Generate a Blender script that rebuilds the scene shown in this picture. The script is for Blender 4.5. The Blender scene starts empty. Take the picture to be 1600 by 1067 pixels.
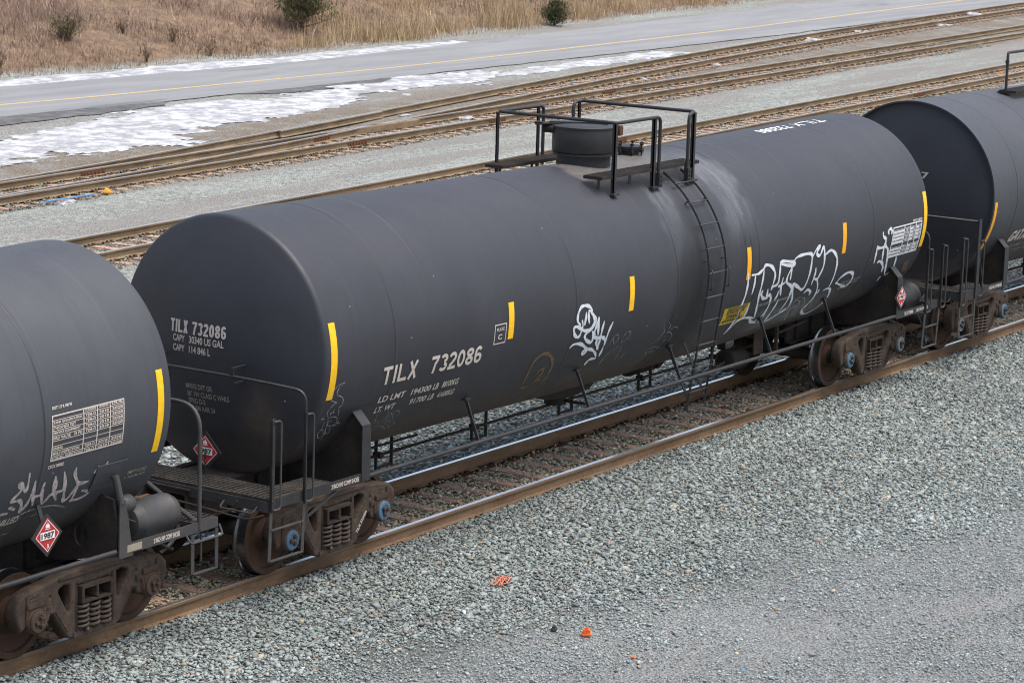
import bpy, bmesh, math, random
import numpy as np
from mathutils import Vector, Matrix, noise as mnoise
R = math.radians
random.seed(7)
rng = np.random.default_rng(11)
scene = bpy.context.scene
C = scene.collection

# ------------------------------------------------------------------ camera
cam_d = bpy.data.cameras.new('camera'); cam = bpy.data.objects.new('camera', cam_d); C.objects.link(cam)
YAW, PITCH, ROLL, FPX = 0.986940, 0.190258, 0.029996, 4335.298376
_f = Vector((math.sin(YAW)*math.cos(PITCH), math.cos(YAW)*math.cos(PITCH), -math.sin(PITCH)))
_r = Vector((math.cos(YAW), -math.sin(YAW), 0)); _u = _r.cross(_f)
_r2 = _r*math.cos(ROLL) + _u*math.sin(ROLL); _u2 = -_r*math.sin(ROLL) + _u*math.cos(ROLL)
cam.matrix_world = Matrix(((_r2.x, _u2.x, -_f.x, -25.283762), (_r2.y, _u2.y, -_f.y, -20.220478), (_r2.z, _u2.z, -_f.z, 8.798430), (0, 0, 0, 1)))
cam_d.sensor_width = 36; cam_d.lens = FPX/1600*36; cam_d.clip_start = 0.5; cam_d.clip_end = 3000
cam_d.dof.use_dof = True; cam_d.dof.focus_distance = 34; cam_d.dof.aperture_fstop = 8
scene.camera = cam

# ------------------------------------------------------------------ sky and light (overcast winter day)
SUN_EL, SUN_AZ = 70, 165          # azimuth clockwise from +y
world = bpy.data.worlds.new('World'); scene.world = world; world.use_nodes = True
wn = world.node_tree; wn.nodes.clear()
wo = wn.nodes.new('ShaderNodeOutputWorld'); wb = wn.nodes.new('ShaderNodeBackground')
sky = wn.nodes.new('ShaderNodeTexSky'); sky.sky_type = 'NISHITA'; sky.sun_disc = False
sky.sun_elevation = R(SUN_EL); sky.sun_rotation = R(SUN_AZ); sky.air_density = 1.0; sky.dust_density = 4.0; sky.ozone_density = 1.0
hs = wn.nodes.new('ShaderNodeHueSaturation'); hs.inputs['Saturation'].default_value = 0.78
wn.links.new(sky.outputs[0], hs.inputs['Color']); wn.links.new(hs.outputs[0], wb.inputs['Color']); wn.links.new(wb.outputs[0], wo.inputs['Surface'])
wb.inputs['Strength'].default_value = 0.13
sun_d = bpy.data.lights.new('sun', 'SUN'); sun_d.energy = 1.5; sun_d.angle = R(40); sun_d.color = (1, .975, .94)
sun = bpy.data.objects.new('sun', sun_d); C.objects.link(sun)
_d = Vector((math.sin(R(SUN_AZ))*math.cos(R(SUN_EL)), math.cos(R(SUN_AZ))*math.cos(R(SUN_EL)), math.sin(R(SUN_EL))))
sun.rotation_euler = _d.to_track_quat('Z', 'Y').to_euler()
scene.view_settings.view_transform = 'Standard'; scene.view_settings.look = 'None'
scene.view_settings.exposure = 1.02; scene.view_settings.gamma = 1
scene.cycles.use_denoising = True
scene.cycles.max_bounces = 5; scene.cycles.filter_width = 1.1

# ------------------------------------------------------------------ node helpers
class N:
    def __init__(s, name):
        s.m = bpy.data.materials.new(name); s.m.use_nodes = True; s.t = s.m.node_tree
        s.b = s.t.nodes['Principled BSDF']; s.out = s.t.nodes['Material Output']
        s.tc = s.t.nodes.new('ShaderNodeTexCoord'); s.obj = s.tc.outputs['Object']
    def n(s, ty, **kw):
        x = s.t.nodes.new(ty)
        for k, v in kw.items(): setattr(x, k, v)
        return x
    def put(s, sock, v):
        if isinstance(v, (int, float)): sock.default_value = v
        elif isinstance(v, (tuple, list)): sock.default_value = tuple(v) + ((1,) if len(v) == 3 and len(sock.default_value) == 4 else ())
        else: s.t.links.new(v, sock)
    def math(s, op, a, b=0.0, clamp=False):
        x = s.n('ShaderNodeMath', operation=op); x.use_clamp = clamp; s.put(x.inputs[0], a); s.put(x.inputs[1], b); return x.outputs[0]
    def mr(s, v, a, b, c=0.0, d=1.0, smooth=True):
        x = s.n('ShaderNodeMapRange'); x.interpolation_type = 'SMOOTHSTEP' if smooth else 'LINEAR'
        for i, q in enumerate((v, a, b, c, d)): s.put(x.inputs[i], q)
        return x.outputs[0]
    def noise(s, scale, detail=4, rough=.55, vec=None, col=False):
        x = s.n('ShaderNodeTexNoise'); s.put(x.inputs['Vector'], vec or s.obj)
        x.inputs['Scale'].default_value = scale; x.inputs['Detail'].default_value = detail; x.inputs['Roughness'].default_value = rough
        return x.outputs['Color' if col else 'Fac']
    def voro(s, scale, vec=None, out='Color', feature='F1'):
        x = s.n('ShaderNodeTexVoronoi', feature=feature); s.put(x.inputs['Vector'], vec or s.obj); x.inputs['Scale'].default_value = scale
        return x.outputs[out]
    def mapping(s, scale=(1, 1, 1), rot=(0, 0, 0), vec=None):
        x = s.n('ShaderNodeMapping'); s.put(x.inputs['Vector'], vec or s.obj); x.inputs['Scale'].default_value = scale; x.inputs['Rotation'].default_value = rot
        return x.outputs[0]
    def mix(s, f, a, b, mode='MIX'):
        x = s.n('ShaderNodeMix', data_type='RGBA', blend_type=mode); s.put(x.inputs[0], f); s.put(x.inputs[6], a); s.put(x.inputs[7], b); return x.outputs[2]
    def ramp(s, f, stops, const=False):
        x = s.n('ShaderNodeValToRGB'); e = x.color_ramp.elements
        if const: x.color_ramp.interpolation = 'CONSTANT'
        while len(e) < len(stops): e.new(.5)
        for k, (p, c) in enumerate(stops): e[k].position = p; e[k].color = tuple(c) + (1,)
        s.put(x.inputs[0], f); return x.outputs[0]
    def xyz(s, vec=None):
        x = s.n('ShaderNodeSeparateXYZ'); s.put(x.inputs[0], vec or s.obj); return x.outputs
    def bump(s, h, strength=.4, dist=.02):
        x = s.n('ShaderNodeBump'); x.inputs['Strength'].default_value = strength; x.inputs['Distance'].default_value = dist
        s.put(x.inputs['Height'], h); s.t.links.new(x.outputs[0], s.b.inputs['Normal'])
    def fin(s, col=None, rough=None, metal=None, spec=None):
        if col is not None: s.put(s.b.inputs['Base Color'], col)
        if rough is not None: s.put(s.b.inputs['Roughness'], rough)
        if metal is not None: s.put(s.b.inputs['Metallic'], metal)
        if spec is not None: s.put(s.b.inputs['Specular IOR Level'], spec)
        return s.m

def mat_worn(name, base, dust, amount=.45, rough=.55, scale=3.0, spec=.4, fine=40):
    m = N(name)
    a = m.noise(scale, 5, .65); b = m.noise(fine, 3, .6)
    f = m.mr(m.math('ADD', m.math('MULTIPLY', a, .7), m.math('MULTIPLY', b, .3)), .42, .68, 0, amount)
    v = m.mix(m.mr(m.noise(scale*3, 4), .3, .7, 0, .35), base, tuple(c*.65 for c in base))
    m.bump(b, .12, .01)
    return m.fin(m.mix(f, v, dust), m.mr(a, .3, .7, rough-.08, rough+.15), spec=spec)

M = {}
M['steel_paint'] = mat_worn('dark grey steel paint', (.026, .026, .028), (.055, .046, .038), .35, .48)
M['steel_paint_light'] = mat_worn('dusty grey steel paint', (.046, .046, .047), (.085, .073, .06), .45, .52)
M['dirty_steel'] = mat_worn('dirty brown black steel', (.026, .023, .021), (.075, .055, .04), .55, .75, spec=.25)
M['truck'] = mat_worn('rusty brown cast steel', (.050, .037, .029), (.125, .09, .066), .6, .8, 5, .2)
M['rust'] = mat_worn('brown rust', (.085, .045, .028), (.15, .085, .05), .6, .8, 6, .2)
M['spring'] = mat_worn('spring steel', (.07, .052, .043), (.15, .11, .085), .6, .7, 12, .3)
M['wheel_face'] = mat_worn('rusty wheel face', (.05, .028, .019), (.10, .055, .034), .6, .75, 4, .25)
M['cap_blue'] = mat_worn('blue axle cap paint', (.085, .17, .25), (.08, .08, .08), .8, .5, 14, .4)
M['cap_grey'] = mat_worn('grey axle cap paint', (.16, .21, .24), (.12, .10, .085), .5, .5, 14, .4)
M['cap_rust'] = mat_worn('rusty axle cap', (.075, .05, .038), (.12, .085, .065), .5, .75, 14, .2)
M['grating'] = mat_worn('dusty steel grating', (.045, .041, .036), (.10, .083, .065), .7, .75, 4, .25)
M['saddle'] = mat_worn('road dusted dark steel', (.030, .026, .023), (.085, .064, .047), .75, .75, 2.0, .25)
M['rubber'] = mat_worn('black rubber hose', (.018, .018, .018), (.05, .045, .04), .4, .6)
def simple(name, col, rough=.5, metal=0, spec=.5, var=.25, scale=8):
    m = N(name); f = m.mr(m.noise(scale, 4, .6), .3, .7, 0, var)
    return m.fin(m.mix(f, col, tuple(c*.55 for c in col)), rough, metal, spec)
M['tread'] = simple('polished wheel tread', (.13, .13, .135), .24, .9)
M['cream'] = simple('cream lettering paint', (.58, .51, .44), .6, var=.35, scale=30)
M['cream_dim'] = simple('faded cream lettering', (.34, .30, .25), .7, var=.6, scale=40)
M['white_mark'] = simple('white lettering paint', (.72, .72, .72), .6, var=.25, scale=30)
M['yellow'] = simple('yellow reflective tape', (.92, .52, .008), .4, var=.3, scale=14)
M['orange_tape'] = simple('orange reflective tape', (.90, .40, .010), .4, var=.3, scale=14)
M['placard_red'] = simple('red placard', (.44, .03, .03), .45, var=.15)
M['placard_white'] = simple('white placard paint', (.78, .78, .76), .5, var=.12)
M['black_paint'] = simple('black printing', (.015, .015, .015), .5)
M['label_yellow'] = simple('yellow warning label', (.62, .41, .02), .5, var=.35, scale=20)
M['tan_plate'] = simple('tan plate', (.30, .25, .18), .6, var=.3)
M['brown_patch'] = simple('brown paint patch', (.12, .075, .05), .7, var=.6, scale=25)
def mat_graf(name, col, lo, hi, scale=18):
    m = N(name)
    tr = m.n('ShaderNodeBsdfTransparent'); mx = m.n('ShaderNodeMixShader')
    f = m.mr(m.noise(scale, 4, .7), .3, .7, lo, hi)
    m.fin(col, .6, spec=.3)
    m.put(mx.inputs[0], f); m.t.links.new(tr.outputs[0], mx.inputs[1]); m.t.links.new(m.b.outputs[0], mx.inputs[2]); m.t.links.new(mx.outputs[0], m.out.inputs['Surface'])
    return m.m
M['graf_white'] = mat_graf('white spray paint', (.74, .77, .80), .75, 1.0)
M['graf_faint'] = mat_graf('faded chalk marks', (.46, .46, .45), .12, .52)
M['graf_chalk'] = mat_graf('white chalk marks', (.5, .5, .48), .25, .65)
M['graf_pink'] = mat_graf('faded pink white spray paint', (.60, .52, .49), .35, .85)
M['graf_brown'] = mat_graf('faded ochre spray paint', (.20, .135, .06), .45, .9)

def mat_tank(name, base, spill=False, seams=()):
    m = N(name)
    x, y, z = m.xyz()
    th = m.math('ARCTAN2', m.math('SUBTRACT', z, 2.53), m.math('MULTIPLY', y, -1.0))
    pos = m.n('ShaderNodeCombineXYZ'); m.put(pos.inputs[0], x); m.put(pos.inputs[1], th)
    lo = m.noise(.7, 5, .6); fi = m.noise(9, 4, .65)
    streak = m.noise(1, 5, .7, m.mapping((9, .9, 1), vec=pos.outputs[0]))
    c = m.mix(m.mr(lo, .35, .68, 0, .6), base, tuple(q*1.45 for q in base))
    c = m.mix(m.mr(streak, .44, .74, 0, .34), c, tuple(q*.6 for q in base))
    # faint pale rub lines round the shell
    ln = m.noise(1, 2, .5, m.mapping((14, .15, 1), vec=pos.outputs[0]))
    c = m.mix(m.mr(ln, .65, .74, 0, .24), c, (.15, .15, .15))
    for sx in seams:                 # grime held along the weld beads
        dl = m.math('ABSOLUTE', m.math('SUBTRACT', m.math('ADD', x, .02), sx))
        c = m.mix(m.math('MULTIPLY', m.mr(dl, .018, .006), m.mr(lo, .3, .6, .35, .8)), c, (.012, .012, .013))
    # brown road dust thrown up on the belly
    dust = m.math('MULTIPLY', m.mr(z, 2.0, 1.05), m.mr(m.noise(2.2, 5, .7), .25, .7, .15, 1))
    c = m.mix(m.math('MULTIPLY', dust, .75), c, (.078, .060, .045))
    # brown rub on the lower part of the left head
    hx = m.math('SQRT', m.math('ADD', m.math('POWER', m.math('MULTIPLY', m.math('ADD', y, .72), 1.5), 2.0), m.math('POWER', m.math('MULTIPLY', m.math('SUBTRACT', z, 1.75), .85), 2.0)))
    hm = m.math('MULTIPLY', m.math('MULTIPLY', m.mr(hx, .62, .05), m.mr(x, -.80, -.95)), m.mr(m.noise(3, 4, .7), .3, .65, .2, 1))
    c = m.mix(m.math('MULTIPLY', hm, .8), c, (.10, .078, .055))
    # white specks put into the paint colour for snowflakes in the air
    sp = m.mr(m.voro(4.5, out='Distance'), .045, .030)
    pick = m.mr(m.xyz(m.voro(4.5))[0], .72, .74)
    c = m.mix(m.math('MULTIPLY', m.math('MULTIPLY', sp, pick), .75), c, (.55, .55, .55))
    ro = m.mr(m.math('ADD', m.math('MULTIPLY', lo, .6), m.math('MULTIPLY', fi, .4)), .3, .7, .46, .62)
    if spill:
        s2 = m.noise(1, 5, .75, m.mapping((7, 1.6, 1), vec=pos.outputs[0]))
        wob = m.math('MULTIPLY', m.math('SUBTRACT', m.noise(1.6, 3), .5), .9)
        xw = m.math('ADD', x, wob)
        win = lambda a, b, p, q: m.math('MULTIPLY', m.mr(xw, a, b), m.mr(xw, q, p))
        r1 = m.math('MULTIPLY', win(8.45, 8.75, 9.1, 9.5), m.math('MULTIPLY', m.mr(th, .15, .55), m.mr(th, 1.6, 1.2)))
        r2 = m.math('MULTIPLY', win(6.9, 7.25, 7.35, 7.75), m.math('MULTIPLY', m.mr(th, .05, .4), m.mr(th, 1.3, 1.0)))
        k = m.math('MULTIPLY', m.math('ADD', r1, r2, True), m.mr(s2, .36, .70, .12, .62))
        c = m.mix(k, c, (.17, .175, .19))
        # tan spill round the dome
        edge = m.math('ADD', th, m.math('MULTIPLY', m.math('SUBTRACT', m.noise(2.2, 4), .5), .5))
        pk = m.math('MULTIPLY', m.math('MULTIPLY', m.mr(xw, 6.0, 6.25), m.mr(xw, 8.75, 8.2)), m.mr(edge, .98, 1.16))
        c = m.mix(m.math('MULTIPLY', pk, m.mr(fi, .3, .7, .55, .9)), c, (.135, .122, .108))
        # black oily runs at the middle of the belly and between the ladder rails
        dk = m.math('MULTIPLY', m.math('MULTIPLY', m.mr(xw, 6.95, 7.3), m.mr(xw, 8.25, 7.75)), m.mr(th, .85, .15))
        c = m.mix(m.math('MULTIPLY', dk, m.mr(s2, .30, .62, .5, 1)), c, (.009, .009, .010))
        run = m.math('MULTIPLY', m.math('MULTIPLY', m.mr(x, 8.70, 8.8), m.mr(x, 9.3, 9.2)), m.math('MULTIPLY', m.mr(th, -.28, .12), m.mr(th, .35, .2)))
        c = m.mix(m.math('MULTIPLY', run, m.mr(m.noise(1, 3, .6, m.mapping((11, .7, 1), vec=pos.outputs[0])), .5, .6, 0, .8)), c, (.014, .012, .011))
        # overspray fog under the big tag
        fog = m.math('MULTIPLY', m.math('MULTIPLY', m.mr(x, 9.6, 10.2), m.mr(x, 12.6, 11.6)), m.math('MULTIPLY', m.mr(th, -1.0, -.78), m.mr(th, -.50, -.68)))
        c = m.mix(m.math('MULTIPLY', fog, m.mr(fi, .3, .75, .05, .35)), c, (.42, .43, .44))
    m.bump(m.math('ADD', m.math('MULTIPLY', fi, .5), m.math('MULTIPLY', m.noise(70, 2), .25)), .10, .01)
    return m.fin(c, ro, spec=.45)
M['tank'] = mat_tank('dark grey tank paint', (.0265, .0275, .0335), True, seams=(.55, 4.5, 7.08, 9.38, 13.02))
M['tank_worn'] = mat_tank('weathered grey tank paint', (.042, .0445, .051), seams=(.25, 1.55, 4.5, 9.38, 12.90))
M['tank_blue'] = mat_tank('blue black tank paint', (.026, .028, .034))

# ------------------------------------------------------------------ mesh helpers
def link(name, me, mats, parent=None, loc=None):
    o = bpy.data.objects.new(name, me); C.objects.link(o)
    for q in (mats if isinstance(mats, (list, tuple)) else [mats]): me.materials.append(q)
    if parent is not None: o.parent = parent
    if loc is not None: o.location = loc
    return o

def fillet(pts, r, seg=5):
    P = [Vector(p) for p in pts]; out = [P[0]]
    for i in range(1, len(P)-1):
        a, b, c = P[i-1], P[i], P[i+1]
        u = (a-b); v = (c-b); rr = min(r, u.length*.49, v.length*.49)
        p0 = b+u.normalized()*rr; p2 = b+v.normalized()*rr
        for k in range(seg+1):
            t = k/seg; out.append(p0*(1-t)**2 + b*2*t*(1-t) + p2*t*t)
    out.append(P[-1]); return out

class MB:
    def __init__(s): s.v = []; s.f = []; s.mi = []; s.sm = []
    def add(s, vs, fs, mi=0, smooth=False):
        k = len(s.v); s.v += [tuple(v) for v in vs]; s.f += [tuple(i+k for i in f) for f in fs]; s.mi += [mi]*len(fs); s.sm += [smooth]*len(fs); return s
    def box(s, x0, x1, y0, y1, z0, z1, mi=0, rot=None, piv=None):
        vs = [Vector((x, y, z)) for x in (x0, x1) for y in (y0, y1) for z in (z0, z1)]
        if rot is not None:
            pv = Vector(piv if piv else ((x0+x1)/2, (y0+y1)/2, (z0+z1)/2)); vs = [pv + rot @ (v-pv) for v in vs]
        return s.add(vs, [(0, 1, 3, 2), (4, 6, 7, 5), (0, 4, 5, 1), (2, 3, 7, 6), (0, 2, 6, 4), (1, 5, 7, 3)], mi)
    def tube(s, pts, r, seg=8, mi=0, cap=True, closed=False):
        P = [Vector(p) for p in pts]; n = len(P); rad = r if isinstance(r, (list, tuple)) else [r]*n
        T = []
        for i in range(n):
            a = P[max(i-1, 0)]; b = P[min(i+1, n-1)]
            if closed: a = P[i-1]; b = P[(i+1) % n]
            T.append((b-a).normalized())
        ref = Vector((0, 0, 1)) if abs(T[0].z) < .9 else Vector((1, 0, 0))
        u = T[0].cross(ref).normalized(); vs = []
        for i in range(n):
            u = (u - T[i]*u.dot(T[i])).normalized(); w = T[i].cross(u)
            for k in range(seg):
                a = 2*math.pi*k/seg; vs.append(P[i] + (u*math.cos(a)+w*math.sin(a))*rad[i])
        fs = []
        for i in range(n if closed else n-1):
            j = (i+1) % n
            for k in range(seg): fs.append((i*seg+k, i*seg+(k+1) % seg, j*seg+(k+1) % seg, j*seg+k))
        s.add(vs, fs, mi, True)
        if cap and not closed:
            s.add(vs[:seg], [tuple(range(seg))[::-1]], mi); s.add(vs[-seg:], [tuple(range(seg))], mi)
        return s
    def bar(s, a, b, w, h, up=(0, 0, 1), mi=0):      # rectangular bar from a to b
        a = Vector(a); b = Vector(b); d = (b-a).normalized(); up = Vector(up)
        u = d.cross(up); u = u.normalized() if u.length > 1e-4 else d.cross(Vector((1, 0, 0))).normalized(); v = u.cross(d)
        vs = [p + u*(w/2*i) + v*(h/2*j) for p in (a, b) for i in (-1, 1) for j in (-1, 1)]
        return s.add(vs, [(0, 1, 3, 2), (4, 6, 7, 5), (0, 4, 5, 1), (2, 3, 7, 6), (0, 2, 6, 4), (1, 5, 7, 3)], mi)
    def lathe(s, prof, o=(0, 0, 0), axis='y', seg=32, mi=0, mis=None, smooth=True, cap=True):
        # prof: (radius, along)
        o = Vector(o); vs = []
        for r, h in prof:
            for k in range(seg):
                a = 2*math.pi*k/seg; c, q = r*math.cos(a), r*math.sin(a)
                vs.append(o + Vector({'y': (c, h, q), 'x': (h, c, q), 'z': (c, q, h)}[axis]))
        for i in range(len(prof)-1):
            fs = [(i*seg+k, i*seg+(k+1) % seg, (i+1)*seg+(k+1) % seg, (i+1)*seg+k) for k in range(seg)]
            used = vs[i*seg:(i+2)*seg]; s.add(used, [tuple(q-i*seg for q in f) for f in fs], mis[i] if mis else mi, smooth)
        if cap:
            for i in (0, len(prof)-1):
                if prof[i][0] > 1e-4: s.add(vs[i*seg:(i+1)*seg], [tuple(range(seg))], mis[min(i, len(mis)-1)] if mis else mi)
        return s
    def prism(s, poly, a, b, plane='xz', mi=0):      # poly extruded along the remaining axis from a to b
        def P(q, h): return {'xz': (q[0], h, q[1]), 'yz': (h, q[0], q[1]), 'xy': (q[0], q[1], h)}[plane]
        n = len(poly); vs = [P(q, a) for q in poly] + [P(q, b) for q in poly]
        fs = [tuple(range(n)), tuple(range(2*n-1, n-1, -1))] + [(i, (i+1) % n, n+(i+1) % n, n+i) for i in range(n)]
        return s.add(vs, fs, mi)
    def mesh(s, name, bevel=0, weld=True):
        me = bpy.data.meshes.new(name); me.from_pydata(s.v, [], s.f)
        me.polygons.foreach_set('material_index', s.mi); me.polygons.foreach_set('use_smooth', s.sm)
        bm = bmesh.new(); bm.from_mesh(me)
        if weld: bmesh.ops.remove_doubles(bm, verts=bm.verts, dist=1e-5)
        bmesh.ops.recalc_face_normals(bm, faces=bm.faces)
        if bevel:
            es = [e for e in bm.edges if e.is_manifold and e.calc_face_angle(0) > .6]
            bmesh.ops.bevel(bm, geom=es, offset=bevel, segments=2, affect='EDGES', clamp_overlap=True)
        for e in bm.edges:
            if e.is_manifold and e.calc_face_angle(0) > .7: e.smooth = False
        bm.to_mesh(me); bm.free(); return me
    def build(s, name, mats, parent=None, bevel=0, loc=None): return link(name, s.mesh(name, bevel), mats, parent, loc)

def tag(o, label, cat, group=None, kind=None):
    if label: o['label'] = label
    if cat: o['category'] = cat
    if group: o['group'] = group
    if kind: o['kind'] = kind
    return o
def thing(name, label, cat, loc=(0, 0, 0), group=None):
    o = bpy.data.objects.new(name, None); C.objects.link(o); o.location = loc; o.empty_display_size = .3
    return tag(o, label, cat, group)
def put_copy(src, parent, loc=None, name=None):
    o = src.copy(); C.objects.link(o)
    o.parent = parent
    if loc is not None: o.location = loc
    return o

def curve_solid(outer, holes, extrude, bevel):      # flat outline with holes in xz, extruded along y both ways
    cu = bpy.data.curves.new('outline', 'CURVE'); cu.dimensions = '2D'; cu.fill_mode = 'BOTH'
    cu.extrude = extrude; cu.bevel_depth = bevel; cu.bevel_resolution = 1
    for pl in [outer]+holes:
        sp = cu.splines.new('POLY'); sp.points.add(len(pl)-1); sp.use_cyclic_u = True
        for q, (a, b) in zip(sp.points, pl): q.co = (a, b, 0, 1)
    o = bpy.data.objects.new('outline', cu); C.objects.link(o)
    dg = bpy.context.evaluated_depsgraph_get(); me = bpy.data.meshes.new_from_object(o.evaluated_get(dg))
    bpy.data.objects.remove(o); bpy.data.curves.remove(cu)
    me.transform(Matrix.Rotation(math.pi/2, 4, 'X'))
    bm = bmesh.new(); bm.from_mesh(me); bmesh.ops.remove_doubles(bm, verts=bm.verts, dist=1e-5); bmesh.ops.recalc_face_normals(bm, faces=bm.faces); bm.to_mesh(me); bm.free()
    return me

def block_geo(s, aspect):
    """condensed block lettering drawn with even strokes, in a box of the given width to height"""
    adv = {'I': .42, ' ': .62}; gap = .16; units = sum(adv.get(c, 1) for c in s) + gap*(len(s)-1); U = aspect/units; t = .19; vs = []; fs = []
    def strip(P, t=t):
        k = len(vs); n = len(P); P = [Vector(p) for p in P]
        for i in range(n):
            d = (P[min(i+1, n-1)]-P[max(i-1, 0)]).normalized(); nn = Vector((-d.y, d.x))*t/2
            vs.append((P[i]+nn)); vs.append((P[i]-nn))
        for i in range(n-1): fs.append((k+2*i, k+2*i+2, k+2*i+3, k+2*i+1))
    def arc(cx, cy, a, b, t0, t1, n=16): return [(cx+a*math.cos(R(t0+(t1-t0)*i/n)), cy+b*math.sin(R(t0+(t1-t0)*i/n))) for i in range(n+1)]
    x = 0
    for c in s:
        w = adv.get(c, 1)*U; h = t/2; a = (w-t)/2; m = x+w/2
        if c == 'T': strip([(x, 1-h), (x+w, 1-h)]); strip([(m, 0), (m, 1-t)])
        elif c == 'I': strip([(m, 0), (m, 1)])
        elif c == 'L': strip([(x+h, 0), (x+h, 1)]); strip([(x+t, h), (x+w, h)])
        elif c == 'X': strip([(x+h, 0), (x+w-h, 1)]); strip([(x+h, 1), (m-.01, .52)]); strip([(m+.01, .48), (x+w-h, 0)])
        elif c == '7': strip([(x, 1-h), (x+w, 1-h)]); strip([(x+w-h, 1-t), (m+.03, .55), (m-.07*w/U, 0)])
        elif c == '0': strip(arc(m, .5, a, .5-h, 0, 360, 28))
        elif c == '8': strip(arc(m, .745, a*.93, .255-h, -90, 270, 24)); strip(arc(m, .275, a, .275-h, 90, 450, 24))
        elif c == '6': strip(arc(m, .31, a, .31-h, 0, 360, 24)); strip(arc(m, .62, a, .38-h, 35, 180, 14)+[(x+h, .33)])
        elif c == '2': strip(arc(m, .70, a, .30-h, 165, -25, 16)+[(m-.02, .36), (x+h+.02, t+.02)]); strip([(x, h), (x+w, h)])
        elif c == '3': strip(arc(m, .745, a*.94, .255-h, 160, -85, 16)); strip(arc(m, .275, a, .275-h, 80, -160, 18))
        x += w + gap*U
    return [(v.x/aspect, v.y) for v in vs], fs
_tc = {}
def text_geo(s, bold=.02):
    if bold < 0: return block_geo(s, -bold)
    if (s, bold) in _tc: return _tc[(s, bold)]
    cu = bpy.data.curves.new('text', 'FONT'); cu.body = s; cu.offset = bold; cu.resolution_u = 3
    o = bpy.data.objects.new('text', cu); C.objects.link(o)
    dg = bpy.context.evaluated_depsgraph_get(); me = bpy.data.meshes.new_from_object(o.evaluated_get(dg))
    vs = [v.co.copy() for v in me.vertices]; fs = [tuple(p.vertices) for p in me.polygons]
    bpy.data.objects.remove(o); bpy.data.curves.remove(cu); bpy.data.meshes.remove(me)
    x0 = min(v.x for v in vs); x1 = max(v.x for v in vs); y0 = min(v.y for v in vs); y1 = max(v.y for v in vs)
    vs = [((v.x-x0)/(x1-x0), (v.y-y0)/(y1-y0)) for v in vs]
    _tc[(s, bold)] = (vs, fs); return vs, fs

TR = 1.533
def HC(x): return 2.57 - .09*(1-min(1, abs(x-7.08)/7.8))
def on_tank(x, deg, off=.004):
    a = R(deg); r = TR; return (x, -(r+off)*math.cos(a), HC(x) + (r+off)*math.sin(a))

class Marks:
    """flat marks laid out as (x, arc degrees) and wrapped on to the tank shell"""
    def __init__(s): s.bm = bmesh.new()
    def poly(s, pts, mi=0):
        vs = [s.bm.verts.new((a, b, 0)) for a, b in pts]
        try: f = s.bm.faces.new(vs); f.material_index = mi
        except ValueError: pass
    def rect(s, x0, x1, d0, d1, mi=0): s.poly([(x0, d0), (x1, d0), (x1, d1), (x0, d1)], mi)
    def frame(s, x0, x1, d0, d1, w):
        k = w/TR*57.3
        s.rect(x0, x1, d0, d0+k); s.rect(x0, x1, d1-k, d1); s.rect(x0, x0+w, d0+k, d1-k); s.rect(x1-w, x1, d0+k, d1-k)
    def text(s, t, x0, x1, d0, d1, bold=.02, slant=0, flip=False):
        vs, fs = text_geo(t, bold); k = (d1-d0)*TR/57.3
        q = [s.bm.verts.new(((x1-(x1-x0)*u) if flip else (x0+(x1-x0)*u + slant*k*v), (d1-(d1-d0)*v) if flip else (d0+(d1-d0)*v), 0)) for u, v in vs]
        for f in fs:
            try: s.bm.faces.new([q[i] for i in f])
            except ValueError: pass
    def stroke(s, pts, w, taper=True):
        k = 57.3/TR; P = [Vector((a, b/k)) for a, b in pts]      # metres
        D = [P[0]]
        n = len(P)
        for i in range(n-1):
            p0, p1, p2, p3 = P[max(i-1, 0)], P[i], P[i+1], P[min(i+2, n-1)]
            for j in range(1, 6):
                t = j/5; D.append(.5*((2*p1)+(p2-p0)*t+(2*p0-5*p1+4*p2-p3)*t*t+(3*p1-p0-3*p2+p3)*t**3))
        m = len(D); L = []; Rr = []
        for i in range(m):
            d = (D[min(i+1, m-1)]-D[max(i-1, 0)])
            d = d.normalized() if d.length > 1e-9 else Vector((1, 0)); nn = Vector((-d.y, d.x))
            f = min(1, .45+.55*min(i, m-1-i)/max(1, m*.18)) if taper else 1
            f *= 1 + .22*math.sin(i*.9+len(pts))
            L.append(D[i]+nn*w*.5*f); Rr.append(D[i]-nn*w*.5*f)
        for i in range(m-1):
            s.poly([(q.x, q.y*k) for q in (L[i], L[i+1], Rr[i+1], Rr[i])])
    def build(s, name, mats, parent, off=.0065, cut=True, xoff=0.0):
        bm = s.bm
        bmesh.ops.triangulate(bm, faces=[f for f in bm.faces if len(f.verts) > 4])
        if cut:
            ds = [v.co.y for v in bm.verts]; a, b = min(ds), max(ds); st = 3.0
            for k in range(int(a//st)+1, int(b//st)+1):
                bmesh.ops.bisect_plane(bm, geom=bm.verts[:]+bm.edges[:]+bm.faces[:], plane_co=(0, k*st, 0), plane_no=(0, 1, 0), dist=1e-5)
        for i, v in enumerate(bm.verts): v.co = on_tank(v.co.x, v.co.y, off)
        for f in bm.faces:
            f.normal_update(); c = f.calc_center_median(); h = Vector((0, c.y, c.z-2.55))
            if f.normal.dot(h) < 0: f.normal_flip()
        me = bpy.data.meshes.new(name); bm.to_mesh(me); bm.free()
        return link(name, me, mats, parent)

def flat_text(mb, s, o, ux, uy, w, h, bold=.02, mi=0):      # text in the plane o + u*ux + v*uy
    vs, fs = text_geo(s, bold); o = Vector(o); ux = Vector(ux); uy = Vector(uy)
    mb.add([o + ux*(u*w) + uy*(v*h) for u, v in vs], fs, mi)

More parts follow.
